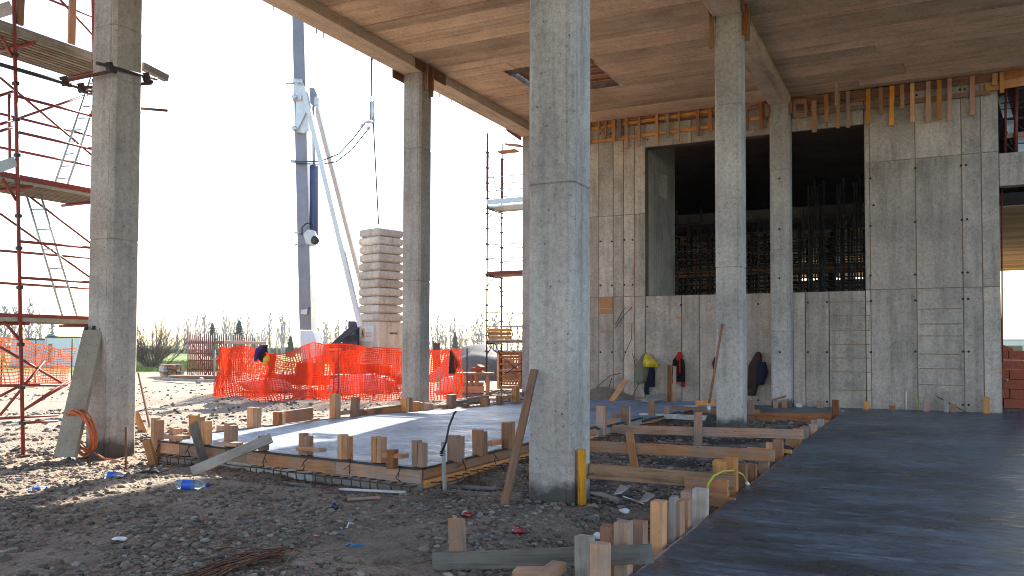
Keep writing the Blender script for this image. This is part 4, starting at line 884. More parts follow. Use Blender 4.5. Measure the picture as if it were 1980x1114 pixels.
# hoist rope and hook hang from the jib, out of sight above the roof
hk = thing('crane_hook', 'steel hoist rope with shackle and hook hanging above the ballast stack', 'hook', on_d(720, 240, DF - .5))
DH = DF - .5
pole('rope', on_d(718, 60, DH), on_d(719, 186, DH), .028, M_dsteel, hk, 6); pole('rope', on_d(722, 240, DH), on_d(732, 434, DH), .024, M_dsteel, hk, 6)
MB().tube([on_d(u, v, DH) for u, v in ((719, 184), (715, 194), (719, 199), (724, 194))], .025, 6, closed=True).build('shackle', M_galv, hk)
for u in (716, 723): pole('link', on_d(u, 195, DH), on_d(u - .5, 232, DH), .028, M_galv, hk)
MB().box(on_d(719, 214, DH), (.06, .05, .66)).build('link', M_galv, hk, bevel=.01)
MB().tube([on_d(u, v, DH) for u, v in ((723, 228), (722, 238), (714, 236), (706, 237), (702, 244))], [.05, .06, .05, .04, .03], 8).build('hook', M_galv, hk)
for u, v in ((700, 243), (712, 248)): MB().box(on_d(u, v, DH), (.12, .08, .14), Matrix.Rotation(.6, 3, 'Y')).build('rope_socket', M_galv, hk, bevel=.02)
# ballast stack
DB = DC + .6; YB2 = R(8)
bs = thing('ballast_block', 'big concrete ballast base block carrying a warning sign', 'ballast', on_d(735, 700, DB))
bc = on_d(745, 660, DB)
ztop = on_d(745, 622, DB).z; wB = 2.05
def bpoly(h, c): return [(-h + c, -h), (h - c, -h), (h, -h + c), (h, h - c), (h - c, h), (-h + c, h), (-h, h - c), (-h, -h + c)]
cx, cy = on_d(736, 660, DB + .7).x, on_d(736, 660, DB + .7).y
Mb = Matrix.Translation((cx, cy, 0)) @ Matrix.Rotation(R(75), 4, 'Z')
MB().prism(bpoly(.60, .04), 'z', -.1, ztop).build('block', M_ball, bs, bevel=.02, M=Mb)
Ms = Mb @ Matrix.Rotation(R(-90), 4, 'Z') @ Matrix.Translation((-.06, -.612, 0))
sign = MB().box((0, 0, 0), (.80, .02, .56)).build('sign_board', M_white, bs, M=Ms @ Matrix.Translation((0, 0, ztop - .44)))
MB().box((0, 0, 0), (.2, .012, .36)).build('yellow_pictogram', paint('sign_yellow', (.75, .42, .01), .5), sign, M=Ms @ Matrix.Translation((-.2, -.012, ztop - .42)))
mk = MB().box((0, 0, .05), (.05, .01, .1)).box((0, 0, -.03), (.09, .01, .06)).box((.03, 0, -.08), (.04, .01, .08)); mk.build('pictogram_figure', M_black, sign, M=Ms @ Matrix.Translation((-.2, -.020, ztop - .42)))
M_ink = paint('faded_red_ink', (.62, .30, .28), .6)
for k, (L, z) in enumerate(((.26, -.29), (.36, -.40), (.36, -.455), (.38, -.51), (.34, -.565))): MB().box((0, 0, 0), (L, .008, .022)).build('text_line', M_ink if k else M_galv, sign, M=Ms @ Matrix.Translation((.13, -.0125, ztop + z + .02)))
MB().box((0, 0, 0), (.36, .04, .07)).build('lifting_recess', M_core, bs, M=Mb @ Matrix.Translation((.1, -.595, ztop - .42)))
zt = on_d(735, 433, DB - .8).z; n = 11; dz = (zt - ztop) / n
for k in range(n):
    h = .60; z = ztop + .004 + k * dz; pr = []; V = []
    for zz, e in ((0, .07), (.06, 0), (dz - .07, 0), (dz - .012, .08)):
        V += [(a * (h - e) / h, b * (h - e) / h, z + zz) for a, b in bpoly(h, .05)]
    F = [tuple(reversed(range(8))), tuple(range(24, 32))] + [(i * 8 + q, i * 8 + (q + 1) % 8, i * 8 + 8 + (q + 1) % 8, i * 8 + 8 + q) for i in range(3) for q in range(8)]
    o = MB().add(V, F).build('ballast_slab', M_ball, None, bevel=.012, M=Mb @ Matrix.Translation((random.uniform(-.02, .02), random.uniform(-.02, .02), 0)) @ Matrix.Rotation(random.uniform(-.01, .01), 4, 'Z'))
    tag(o, 'sand coloured concrete ballast slab in the tall stack behind the orange net', 'ballast slab', 'stacked crane ballast slabs')
# ------------------------------------------------------------------ orange safety nets
def net_mat(name, c, k):
    s = NT(name); df = s.n('BsdfDiffuse'); tr = s.n('BsdfTranslucent'); mx = s.n('MixShader'); mx.inputs[0].default_value = k
    df.inputs[0].default_value = (*c, 1); tr.inputs[0].default_value = (*c, 1)
    s.l(df.outputs[0], mx.inputs[1]); s.l(tr.outputs[0], mx.inputs[2]); s.l(mx.outputs[0], s.out.inputs[0]); return s.m
M_net = net_mat('orange_net_plastic', (.70, .045, .009), .32); M_net2 = net_mat('pale_orange_net_plastic', (.80, .19, .07), .5)
def net(parent, path, heights, mat, cell=.105, row=.075, wv=.12, sw=.034, hw=.03, seed=0, sag=.0):
    """strands woven over a wavy sheet standing along path; heights interpolated along it"""
    P = [Vector((*p, 0)) for p in path]; L = [0]
    for a, b in zip(P, P[1:]): L.append(L[-1] + (b - a).length)
    tot = L[-1]; nc = int(tot / cell); hv = np.interp(np.linspace(0, tot, nc + 1), np.linspace(0, tot, len(heights)), heights); nr = int(max(heights) / row)
    def pt(i, j):
        t = min(max(i * tot / nc, 0), tot); k = max(q for q in range(len(L) - 1) if L[q] <= t + 1e-6); f_ = (t - L[k]) / (L[k + 1] - L[k]); p = P[k].lerp(P[k + 1], f_)
        d = (P[k + 1] - P[k]).normalized(); n = Vector((d.y, -d.x, 0)); z = j / nr
        q = Vector((t * 1.1, z * 1.5, seed)); p = p + n * wv * (mnoise.noise(q) * 1.6 + .6 * mnoise.noise(q * 2.7) * (1 - .3 * z)) + d * (.10 * mnoise.noise(Vector((t * .9, z * 2.2, seed + 5))))
        zz = hv[min(int(i), nc)] * z + .03 * mnoise.noise(Vector((t * 2, z * 3, seed + 9)))
        return p + Vector((0, 0, max(zz, 0) + float(gz(p.x, p.y))))
    G = [[pt(i, j) for j in range(nr + 1)] for i in range(nc + 1)]
    m = MB(); dz = Vector((0, 0, hw / 2))
    for i in range(nc + 1):
        V = []; a = G[max(i - 1, 0)][0]; b = G[min(i + 1, nc)][0]; d = (b - a).normalized() * sw / 2
        if i % 6 == 0: d = d * 1.3
        for j in range(nr + 1): V += [G[i][j] - d, G[i][j] + d]
        m.add(V, [(2 * j, 2 * j + 1, 2 * j + 3, 2 * j + 2) for j in range(nr)])
    for j in range(nr + 1):
        V = []; h = dz * (1.6 if j in (0, nr) else 1)
        for i in range(nc + 1): V += [G[i][j] - h, G[i][j] + h]
        m.add(V, [(2 * i, 2 * i + 1, 2 * i + 3, 2 * i + 2) for i in range(nc)])
    return tag(m.build('net', mat, parent), kind='stuff')
def gp2(u, v): p = on_z(u, v, 0); return (p.x, p.y)
t = thing('safety_net_fence', 'crumpled bright orange plastic net fence round the crane base', 'net fence', (*gp2(560, 775), 0), 'orange safety net fences')
pathA = [(-20.6, 21.2), gp2(416, 768), gp2(480, 771), gp2(560, 776), gp2(640, 781), gp2(705, 777), gp2(775, 771), (-12.6, 21.2), gp2(893, 772)]
net(t, pathA, [1.45, 1.55, 1.52, 1.5, 1.48, 1.36, 1.40, 1.52, 1.5, 1.5, 1.5, 1.5, 1.45], M_net, seed=2, cell=.088, row=.062, wv=.14, sw=.036, hw=.02)
net(t, [gp2(432, 764), gp2(520, 768), gp2(610, 772), gp2(690, 770), gp2(770, 766)], [1.3, 1.4, 1.2, 1.15, 1.3, 1.35, 1.3], M_net, seed=11, cell=.11, row=.09, wv=.26, sw=.03, hw=.022)
for p in (pathA[1], pathA[4], pathA[8]): pole('post', (p[0], p[1] + .3, -.1), (p[0], p[1] + .3, 1.5), .02, M_rust, t)
t = thing('safety_net_fence', 'pale orange plastic net fence seen through the foot of the red scaffold', 'net fence', (*gp2(70, 746), 0), 'orange safety net fences')
net(t, [(gp2(-60, 752)), gp2(0, 750), gp2(70, 746), gp2(140, 741)], [1.75, 1.75, 1.72, 1.5, 1.3, 1.4], M_net2, seed=4, cell=.14, row=.12, wv=.15, sw=.045, hw=.04)
for u in (2, 68, 138): p = gp2(u, 745); pole('post', (p[0], p[1], -.1), (p[0], p[1], 1.8), .025, M_rust, t)
t = thing('safety_net_fence', 'pale orange net fence beyond the brick stack at the right', 'net fence', on_z(1975, 735, 0), 'orange safety net fences')
a, b = on_z(1945, 738, 0), on_z(2010, 733, 0); net(t, [(a.x, a.y), (b.x, b.y)], [1.15, 1.2], M_net2, seed=6, cell=.12, row=.1, wv=.05)
for q in (.15, .6): p = a.lerp(b, q); pole('post', (p.x, p.y, 0), (p.x, p.y, 1.5), .025, M_rust, t)
# things lying inside the net enclosure
M_sack = paint('white_sacking', (.5, .49, .47), .8, bmp=.5, sc_=4)
def lump(name, c, r, mat, seed):
    bm = bmesh.new(); bmesh.ops.create_icosphere(bm, subdivisions=3, radius=1)
    for vtx in bm.verts:
        k = 1 + .35 * mnoise.noise(vtx.co * 1.5 + Vector((seed, 0, 0))) + .15 * mnoise.noise(vtx.co * 4 + Vector((0, seed, 0)))
        vtx.co = Vector((vtx.co.x * r[0] * k, vtx.co.y * r[1] * k, max(vtx.co.z, -.4) * r[2] * k))
    me = bpy.data.meshes.new(name); bm.to_mesh(me); bm.free(); me.polygons.foreach_set('use_smooth', [True] * len(me.polygons)); return link(name, me, mat, None, Matrix.Translation(c))
for i, (u, v, r, lab) in enumerate(((520, 755, (1.0, .5, .28), 'long white tarpaulin heap inside the left of the net'), (700, 752, (1.5, .5, .42), 'white tarpaulin heap inside the net before the ballast'), (880, 745, (.6, .4, .35), 'white sack heap inside the net right of the slim column'))):
    p = on_d(u, v, 27.5); tag(lump('tarpaulin_heap', (p.x, p.y, .2), r, M_sack, i * 3.1), lab, 'tarpaulin')
for k, (u, v) in enumerate(((560, 735), (700, 715), (760, 735))):
    p = on_d(u, v, 28.2); tag(MB().box((0, 0, 0), (2.0, .3, .28)).box((0, 0, .17), (2.0, .06, .05)).build('steel_beam', M_dred, None, bevel=.02, M=Matrix.Translation(p) @ Matrix.Rotation(.4, 4, 'Z')), ['dark red steel beam lying behind the left net', 'dark red steel beam under the crane strut', 'dark red steel beam before the ballast base'][k], 'beam')
# clothes and helmet on the net
def cloth_tube(name, rows, mat, parent=None, n=30, fold=.12, seed=0):
    R2 = []
    for i in range(len(rows) - 1):
        for q in range(5):
            t_ = q / 5; t_ = t_ if len(rows) < 3 else t_; (c0, w0, d0, ax), (c1_, w1, d1, _) = rows[i], rows[i + 1]; e_ = t_ * t_ * (3 - 2 * t_)
            R2.append((Vector(c0).lerp(Vector(c1_), t_), w0 + (w1 - w0) * e_, d0 + (d1 - d0) * e_, ax))
    rows = R2 + [rows[-1]]
    """garment from rows (centre, half width, half depth)"""
    V, F = [], []
    for i, (c, hw_, hd, ax) in enumerate(rows):
        for k in range(n):
            a = 2 * math.pi * k / n; rr = 1 + fold * 2.2 * mnoise.noise(Vector((math.cos(a) * 2.2, math.sin(a) * 2.2, i * .16 + seed))) + fold * 1.1 * math.sin(6 * a + 1.5 * math.sin(i * .2 + seed) + seed) * (.4 + .6 * i / len(rows))
            V.append(Vector(c) + Vector(ax) * math.cos(a) * hw_ * rr + Vector((0, 0, 1)).cross(Vector(ax)) * math.sin(a) * hd * rr)
    for i in range(len(rows) - 1):
        for k in range(n): F.append((i * n + k, i * n + (k + 1) % n, (i + 1) * n + (k + 1) % n, (i + 1) * n + k))
    F += [tuple(reversed(range(n))), tuple((len(rows) - 1) * n + k for k in range(n))]
    return MB().add(V, F, True).build(name, mat, parent)
def fabric(name, c): return paint(name, c, .9, 0, None, 0, 14, .2, .4)
F_purple, F_navy, F_brown, F_olive, F_black, F_redc, F_khaki = fabric('purple_cloth', (.045, .02, .13)), fabric('navy_cloth', (.012, .014, .03)), fabric('dark_brown_cloth', (.045, .024, .018)), fabric('olive_cloth', (.12, .115, .085)), fabric('black_cloth', (.012, .011, .013)), fabric('red_cloth', (.36, .02, .018)), fabric('grey_green_cloth', (.17, .165, .12))
AXN = Vector((math.cos(YAW), math.sin(YAW), 0))
dn = 24.3
t = thing('hung_jacket', 'dark purple and black jacket thrown over the top of the orange net', 'jacket', on_d(505, 690, dn))
cloth_tube('body', [(on_d(512, 668, dn), .10, .06, AXN), (on_d(507, 676, dn), .16, .09, AXN), (on_d(505, 688, dn), .14, .08, AXN), (on_d(508, 700, dn), .06, .05, AXN)], F_black, t, seed=1)
cloth_tube('sleeve', [(on_d(514, 667, dn - .05), .1, .07, AXN), (on_d(503, 673, dn - .08), .11, .07, AXN), (on_d(498, 685, dn - .08), .08, .06, AXN), (on_d(494, 698, dn - .08), .045, .04, AXN)], F_purple, t, seed=3)
M_helm = paint('yellow_helmet', (.72, .36, .005), .35)
h = thing('safety_helmet', 'yellow safety helmet hanging on the orange net', 'helmet', on_d(518, 694, dn - .1))
Mh = Matrix.Translation(on_d(518, 696, dn - .12)) @ Matrix.Rotation(YAW, 4, 'Z') @ Matrix.Rotation(R(75), 4, 'X')
MB().lathe([(.115, 0), (.118, .04), (.105, .09), (.07, .13), (.02, .15)], 18, Mh).build('shell', M_helm, h); MB().lathe([(.15, -.008), (.15, .004), (.11, .008)], 18, Mh @ Matrix.Translation((0, -.015, 0))).build('brim', M_helm, h)
t = thing('hung_jacket', 'brown jacket draped over the right end of the orange net', 'jacket', on_d(880, 700, 25.2))
dn = 24.6
cloth_tube('body', [(on_d(873, 678, dn), .05, .05, AXN), (on_d(876, 690, dn), .10, .07, AXN), (on_d(877, 705, dn), .12, .07, AXN), (on_d(874, 722, dn), .09, .06, AXN)], F_brown, t, seed=5)
cloth_tube('sleeve', [(on_d(876, 684, dn), .06, .05, AXN), (on_d(885, 698, dn), .07, .05, AXN), (on_d(891, 708, dn), .05, .04, AXN)], F_olive, t, seed=8)
# ------------------------------------------------------------------ timber table, crates and gravel heap beyond the slab
D1 = 27.0
t = thing('work_table', 'fresh pine work bench on the sunlit yard beyond the slab', 'table', on_d(920, 745, D1))
tl, tr_ = on_d(884, 722, D1), on_d(955, 722, D1)
timber('top', tl, tr_, 1.0, .06, M_fresh, t); timber('shelf', on_d(890, 742, D1), on_d(935, 742, D1), .7, .09, M_fresh, t); timber('shelf', on_d(888, 752, D1), on_d(936, 752, D1), .75, .22, M_fresh, t)
for u in (890, 900, 912, 922, 932, 953): p = on_d(u, 724, D1); timber('leg', (p.x, p.y - .35, 0), (p.x, p.y - .35, p.z), .08, .1, M_fresh, t, up=(1, 0, 0))
for k, (u, v, a) in enumerate(((921, 716, .3), (930, 712, -.5), (926, 719, .1))):
    p = on_d(u, v, D1); tag(MB().box((0, 0, 0), (.28, .2, .12)).build('tile_stack', M_brick, None, bevel=.008, M=Matrix.Translation(p + Vector((0, 0, .02))) @ Matrix.Rotation(a, 4, 'Z') @ Matrix.Rotation(.3 * k, 4, 'Y')), ['pinkish brick lying at the left on the work bench', 'tilted brick on top of the others on the work bench', 'red brick lying flat at the front of the work bench'][k], 'brick')
p = on_d(918, 705, 38); M_heap = paint('grey_sand', (.16, .155, .155), .95, 0, (.24, .22, .21), .5, 3, .2, .6)
tag(lump('gravel_heap', (p.x, p.y, -.1), (2.0, 2.0, 1.55), M_heap, 4.2), 'grey cone of sand and gravel behind the work bench', 'gravel heap')
t = thing('timber_rack', 'tall pine crate rack filled with crossed laths beside the corner column', 'crate', on_d(985, 760, 28))
D2 = 28.0
for u in (964, 1006, 1024): timber('post', on_d(u, 752, D2), on_d(u, 682, D2), .09, .09, M_fresh, t, up=(1, 0, 0))
for v, ht in ((684, .1), (690, .08), (704, .07), (716, .06), (728, .07), (738, .06), (749, .09)): timber('rail', on_d(962, v, D2), on_d(1026, v, D2), .06, ht, M_fresh, t)
for k in range(9): u = 970 + k * 5.5; timber('lath', on_d(u, 745, D2 + .3), on_d(u + random.uniform(-3, 3), 690, D2 + .3), .05, .05, random.choice([M_fresh, M_pine]), t, up=(1, 0, 0))
for k in range(6): v = 697 + k * 9; timber('lath', on_d(966, v, D2 + .2), on_d(1020, v + random.uniform(-4, 4), D2 + .2), .04, .05, M_pine, t)
# ------------------------------------------------------------------ red shuttering panels and timber stacks
def barpanel(label, u0, v0, u1, v1, hgt, n):
    a, b = on_z(u0, v0, 0), on_z(u1, v1, 0); t = thing('shuttering_panel', label, 'shuttering panel', a, 'red steel shuttering panels')
    for k in range(n + 1): p = a.lerp(b, k / n); pole('bar', (p.x, p.y, .0), (p.x, p.y, hgt + random.uniform(-.12, .12)), .03, M_dred, t, 6)
    for z in (.35, .8, hgt * .55, hgt * .82): timber('rail', (a.x, a.y + .05, z), (b.x, b.y + .05, z), .06, .07 if z < hgt * .8 else .16, M_dred, t)
    nrm = Vector((b.y - a.y, a.x - b.x, 0)).normalized()
    for q in (.1, .9): p = a.lerp(b, q); pole('prop', (p.x, p.y, hgt * .8), (p.x - nrm.x * 1.2, p.y - nrm.y * 1.2, 0), .04, M_dred, t, 6)
barpanel('tall dark red shuttering panel of upright bars beside the timber stack', 363, 727, 432, 729, 2.1, 17); barpanel('dark red shuttering panel of upright bars just behind the orange net', 428, 728, 512, 722, 2.1, 20)
barpanel('dark red shuttering panel seen right behind the slim column', 838, 727, 850, 727, 1.75, 6)
def stack(label, u, v, n, L, yaw, mats):
    c = on_z(u, v, 0); t = thing('timber_stack', label, 'timber stack', c, 'timber stacks in the yard'); M = Matrix.Translation((c.x, c.y, 0)) @ Matrix.Rotation(yaw, 4, 'Z')
    for r_ in range(n):
        for k in range(5): MB().box((0, 0, 0), (L * random.uniform(.85, 1.1), .16, .10)).build('board', random.choice(mats), t, M=M @ Matrix.Translation((random.uniform(-.12, .12), -.4 + k * .2, .06 + r_ * .125)))
stack('pale stack of sawn boards beside the bare shrub', 332, 728, 5, 1.15, R(-30), [M_fresh, M_pine, M_whit]); stack('low grey stack of boards before the tall red panel', 380, 736, 2, 2.4, R(25), [M_grey, M_dpine, M_pine])
for u0, v0, u1, v1, lab in ((300, 733, 420, 737, 'long pale beam lying in the sun before the red panels'), (372, 722, 392, 734, 'pale beam leaning on the low board stack')):
    a, b = on_z(u0, v0, .1), on_z(u1, v1, .12); tag(timber('long_beam', a, b, .12, .1, M_whit, None), lab, 'timber')
t = thing('site_post', 'thin wooden cross post standing at the left end of the orange net', 'post', on_z(414, 735, 0)); p = on_z(414, 737, 0); pole('post', (p.x, p.y, 0), (p.x, p.y, 1.35), .04, M_grey, t); timber('cross_piece', (p.x - .15, p.y, .95), (p.x + .35, p.y, 1.0), .05, .06, M_pine, t)
# small litter by the net end
p = on_z(912, 742, .02)
# ------------------------------------------------------------------ bare trees, conifers, shrub
M_bark = paint('grey_bark', (.30, .28, .29), .9, 0, (.11, .10, .09), .6, 6); M_twig = paint('pale_twigs', (.36, .35, .40), .9); M_shrub = paint('brown_twigs', (.14, .11, .09), .9)
def branchy(rs, H, spread, n1, n2, r0, up, base_frac=.2, tri=3):
    """trunk mesh and twig mesh of a leafless tree"""
    tr, tw = MB(), MB(); pts = [Vector((0, 0, -.1))]
    for k in range(1, 8): pts.append(Vector((rs.uniform(-.02, .02) * H * k / 7, rs.uniform(-.02, .02) * H * k / 7, H * .93 * k / 7)))
    tr.tube(pts, [r0 * (1 - .85 * k / 7) for k in range(8)], 6)
    for i in range(n1):
        f_ = base_frac + (1 - base_frac) * (i / n1); q = f_ * 7; k = min(int(q), 6); p = pts[k].lerp(pts[k + 1], q - k) if k < 7 else pts[-1]
        a = rs.uniform(0, 6.28); L = spread * H * (1.15 - .75 * f_) * rs.uniform(.7, 1.2); d = Vector((math.cos(a), math.sin(a), up)).normalized(); m_ = p + d * L * .5 + Vector((0, 0, .05 * L)); e = p + d * L + Vector((0, 0, .22 * L))
        tw.tube([p, m_, e], [r0 * .3 * (1.1 - .7 * f_), r0 * .2 * (1.1 - .6 * f_), r0 * .08], tri, caps=False)
        for j in range(n2):
            t = rs.uniform(.25, 1); s0 = p.lerp(m_, t * 2) if t < .5 else m_.lerp(e, t * 2 - 1); a2 = a + rs.uniform(-1.2, 1.2); d2 = Vector((math.cos(a2), math.sin(a2), up * rs.uniform(.6, 1.7))).normalized(); l2 = L * rs.uniform(.25, .5)
            s1 = s0 + d2 * l2; tw.tube([s0, s1], [r0 * .26, r0 * .17], tri, caps=False)
            for _ in range(2): d3 = (d2 + Vector((rs.uniform(-.6, .6), rs.uniform(-.6, .6), rs.uniform(-.1, .6)))).normalized(); st = s0.lerp(s1, rs.uniform(.3, 1)); tw.tube([st, st + d3 * l2 * rs.uniform(.4, .7)], [r0 * .2, r0 * .13], tri, caps=False)
    return tr, tw
rs = random.Random(3); kinds = []
for k in range(4):
    tr, tw = branchy(rs, 7.5, .20, 40, 6, .16, 1.9, .12); a, b = tr.mesh('trunk'), tw.mesh('crown'); a.materials.append(M_bark); b.materials.append(M_twig); kinds.append((a, b))
def place_tree(u, dep, sc_, k, lab, grp=None, nm='bare_poplar'):
    c = on_d(u, 671, dep); t = thing(nm, lab, 'tree', (c.x, c.y, 0), grp); M = Matrix.Translation((c.x, c.y, -.05)) @ Matrix.Rotation(rs.uniform(0, 6.28), 4, 'Z') @ Matrix.Diagonal((sc_ * rs.uniform(.8, 1.25), sc_ * rs.uniform(.8, 1.25), sc_, 1))
    link('trunk', kinds[k][0], None, t, M); link('crown', kinds[k][1], None, t, M)
LAB = 'leafless pale poplar in the row along the far edge of the meadow'
u = 345
while u < 1012:
    if not (562 < u < 612 or 700 < u < 775 or 782 < u < 828): place_tree(u + rs.uniform(-3, 3), rs.uniform(135, 160), rs.uniform(.6, 1.04), rs.randrange(4), LAB, 'bare poplars along the meadow')
    u += rs.uniform(6, 11)
for u in (-12, 8, 28, 55, 76, 100): place_tree(u, rs.uniform(75, 90), rs.uniform(.62, .8), rs.randrange(4), 'leafless tree behind the white cabins at the left', 'bare trees behind the cabins')
# conifers
s = NT('conifer_needles'); v = s.coord('Object'); nn = s.noise(v, 3, 4, .7); M_fir = s.fin(s.ramp(nn, [(.3, (.02, .055, .035)), (.7, (.055, .12, .075))]), .8)
def conifer(u, dep, H, lab):
    c = on_d(u, 671, dep); t = thing('conifer_tree', lab, 'tree', (c.x, c.y, 0), 'conifers before the poplars'); pole('trunk', (c.x, c.y, -.1), (c.x, c.y, H * .97), .09, M_bark, t)
    m = MB(); z = H * .12
    while z < H:
        f_ = 1 - z / H; L = .24 * H * f_ + .08; n = rs.randint(6, 9); a0 = rs.uniform(0, 6)
        for i in range(n):
            a = a0 + 6.28 * i / n + rs.uniform(-.2, .2); l = L * rs.uniform(.7, 1.1); d = Vector((math.cos(a), math.sin(a), 0)); sd = Vector((-d.y, d.x, 0)); p = Vector((c.x, c.y, z)); tip = p + d * l - Vector((0, 0, l * .25 - .1 * l))
            for q in range(7):
                b = p.lerp(tip, (q + .6) / 7); wv = l * .22 * (1.15 - q / 7)
                for sg in (-1, 1): e = b + sd * sg * wv + d * wv * .6 + Vector((0, 0, rs.uniform(-.1, .03))); m.add([b + Vector((0, 0, .06)), e + Vector((0, 0, .05)), e + d * .09 - Vector((0, 0, .14)), b - Vector((0, 0, .12))], [(0, 1, 2, 3)])
        z += H * .055
    tag(m.build('foliage', M_fir, t), kind='stuff')
conifer(410, 100, 4.5, 'dark green conifer above the tall red panel'); conifer(462, 95, 4.6, 'taller dark green conifer above the net end'); conifer(562, 110, 3.0, 'small dark conifer just left of the crane mast'); conifer(880, 120, 3.6, 'small conifer right of the slim column'); conifer(490, 105, 2.6, 'low young conifer between net and poplars')
# big multi-stemmed shrub
c = on_z(297, 715, 0); t = thing('bare_shrub', 'wide leafless brown shrub with many stems on the green meadow', 'shrub', c)
tr = MB(); tw = MB()
for k in range(26):
    a = rs.uniform(0, 6.28); sl = rs.uniform(.1, 1.25); L = rs.uniform(2.3, 3.4) * (1 - .12 * sl); p = Vector((c.x + rs.uniform(-.3, .3), c.y + rs.uniform(-.3, .3), -.1)); pts = [p]
    d = Vector((math.cos(a) * sl, math.sin(a) * sl, 1)).normalized()
    for q in range(5): d = (d + Vector((rs.uniform(-.15, .15), rs.uniform(-.15, .15), rs.uniform(-.02, .1)))).normalized(); pts.append(pts[-1] + d * L / 5)
    tr.tube(pts, [.055, .045, .035, .026, .018, .01], 5)
    for q in range(34):
        i = rs.randrange(1, 5); s0 = pts[i].lerp(pts[i + 1], rs.random()); d2 = (d + Vector((rs.uniform(-.8, .8), rs.uniform(-.8, .8), rs.uniform(0, .6)))).normalized(); s1 = s0 + d2 * rs.uniform(.35, .9); tw.tube([s0, s1], [.011, .006], 3, caps=False)
        for _ in range(2): d3 = (d2 + Vector((rs.uniform(-.7, .7), rs.uniform(-.7, .7), rs.uniform(-.1, .5)))).normalized(); tw.tube([s1.lerp(s0, rs.random() * .5), s1 + d3 * rs.uniform(.2, .45)], [.008, .005], 3, caps=False)
tr.build('stems', M_shrub, t); tw.build('twigs', M_shrub, t)
# far hedge and grass fringe
s = NT('hedge_leaves'); nn = s.noise(s.coord('Object'), .6, 5, .7); M_hedge = s.fin(s.ramp(nn, [(.3, (.05, .07, .035)), (.7, (.12, .13, .075))]), .9)
m = MB(); A, B = on_d(-100, 671, 165), on_d(2100, 671, 165); Nn = 9000
for k in range(Nn):
    p = A.lerp(B, rs.random()) + Vector((rs.uniform(-3, 3), rs.uniform(-4, 4), 0)); h = rs.uniform(.1, 1) ** 1.0 * (.9 + .35 * math.sin(p.x * .11)); p.z = h; sz = rs.uniform(.25, .5); a = rs.uniform(0, 3.14); d = Vector((math.cos(a), math.sin(a), rs.uniform(-.4, .4))) * sz; e = Vector((0, 0, sz)) + Vector((rs.uniform(-.2, .2), rs.uniform(-.2, .2), 0)); m.add([p - d, p + d * .3 - e * .4, p + d, p + e], [(0, 1, 2, 3)])
tag(m.build('far_hedge', M_hedge), 'low dull green hedge running along the far side of the meadow', 'hedge', kind='stuff')
M_grass = paint('meadow_grass', (.14, .22, .035), .9, 0, (.22, .24, .08), .6, 2)
m = MB()
for k in range(9000):
    p = on_z(rs.uniform(150, 420), rs.uniform(700, 719), 0); a = rs.uniform(0, 3.14); d = Vector((math.cos(a), math.sin(a), 0)) * rs.uniform(.03, .08); h = rs.uniform(.1, .28); m.add([p - d, p + d, p + Vector((rs.uniform(-.1, .1), rs.uniform(-.1, .1), h))], [(0, 1, 2)])
tag(m.build('meadow_grass', M_grass), 'fresh green grass of the meadow round the bare shrub', 'grass', kind='stuff')
# ------------------------------------------------------------------ cabins
def cabin(label, c, L, W, H, yaw, wins, mat, grp):
    t = thing('site_cabin', label, 'cabin', c, grp); M = Matrix.Translation((c.x, c.y, 0)) @ Matrix.Rotation(yaw, 4, 'Z')
    MB().box((0, 0, H / 2), (L, W, H)).build('body', mat, t, bevel=.03, M=M); MB().box((0, 0, H + .04), (L + .1, W + .1, .1)).build('roof', M_dsteel if grp == 'cabins at the left' else M_white, t, bevel=.02, M=M)
    for x, z, w_, h_ in wins:
        fr = MB().box((x, -W / 2 - .01, z), (w_ + .12, .05, h_ + .12)).build('window', M_galv, t, M=M); MB().box((x, -W / 2 - .03, z), (w_, .03, h_)).build('pane', M_pane, fr, M=M)
    for x in (-L / 2 + .06, L / 2 - .06): MB().box((x, -W / 2 - .012, H / 2), (.1, .04, H)).build('corner_post', M_galv, t, M=M)
    return t, M
s = NT('window_pane'); M_pane = s.fin((.16, .12, .08), .15, spec=.7)
M_cab = paint('cabin_grey_panel', (.52, .58, .64), .5, 0, None, 0, 2)
cabin('grey blue site cabin behind the left net', on_d(85, 671, 62), 3.6, 2.4, 1.95, YAW + R(8), [(1.0, 1.2, .5, .8)], M_cab, 'cabins at the left')
cabin('pale site cabin with a door at the edge of the coil column', on_d(140, 671, 61), 2.6, 2.4, 2.1, YAW - R(5), [(-.9, 1.0, .25, 1.3)], M_white, 'cabins at the left')
p = on_d(100, 651, 64); tag(MB().lathe([(.32, 0), (.33, .3), (.28, .4), (.1, .44)], 14, Matrix.Translation((p.x, p.y, 1.98))).build('water_tank', paint('green_tank', (.08, .20, .14), .5), None), 'green water tank on the grey blue cabin', 'tank')
cR = on_d(1990, 671, 62); t, Mc = cabin('white site cabin with a brown window beyond the brick stack', cR, 5.0, 2.4, 2.15, R(-14), [(-.75, 1.45, 1.0, .55)], M_white, 'cabin at the right')
MB().box((-1.72, -1.225, 1.62), (.42, .02, .2)).build('blue_emblem', paint('emblem_blue', (.05, .12, .45), .5), t, M=Mc)
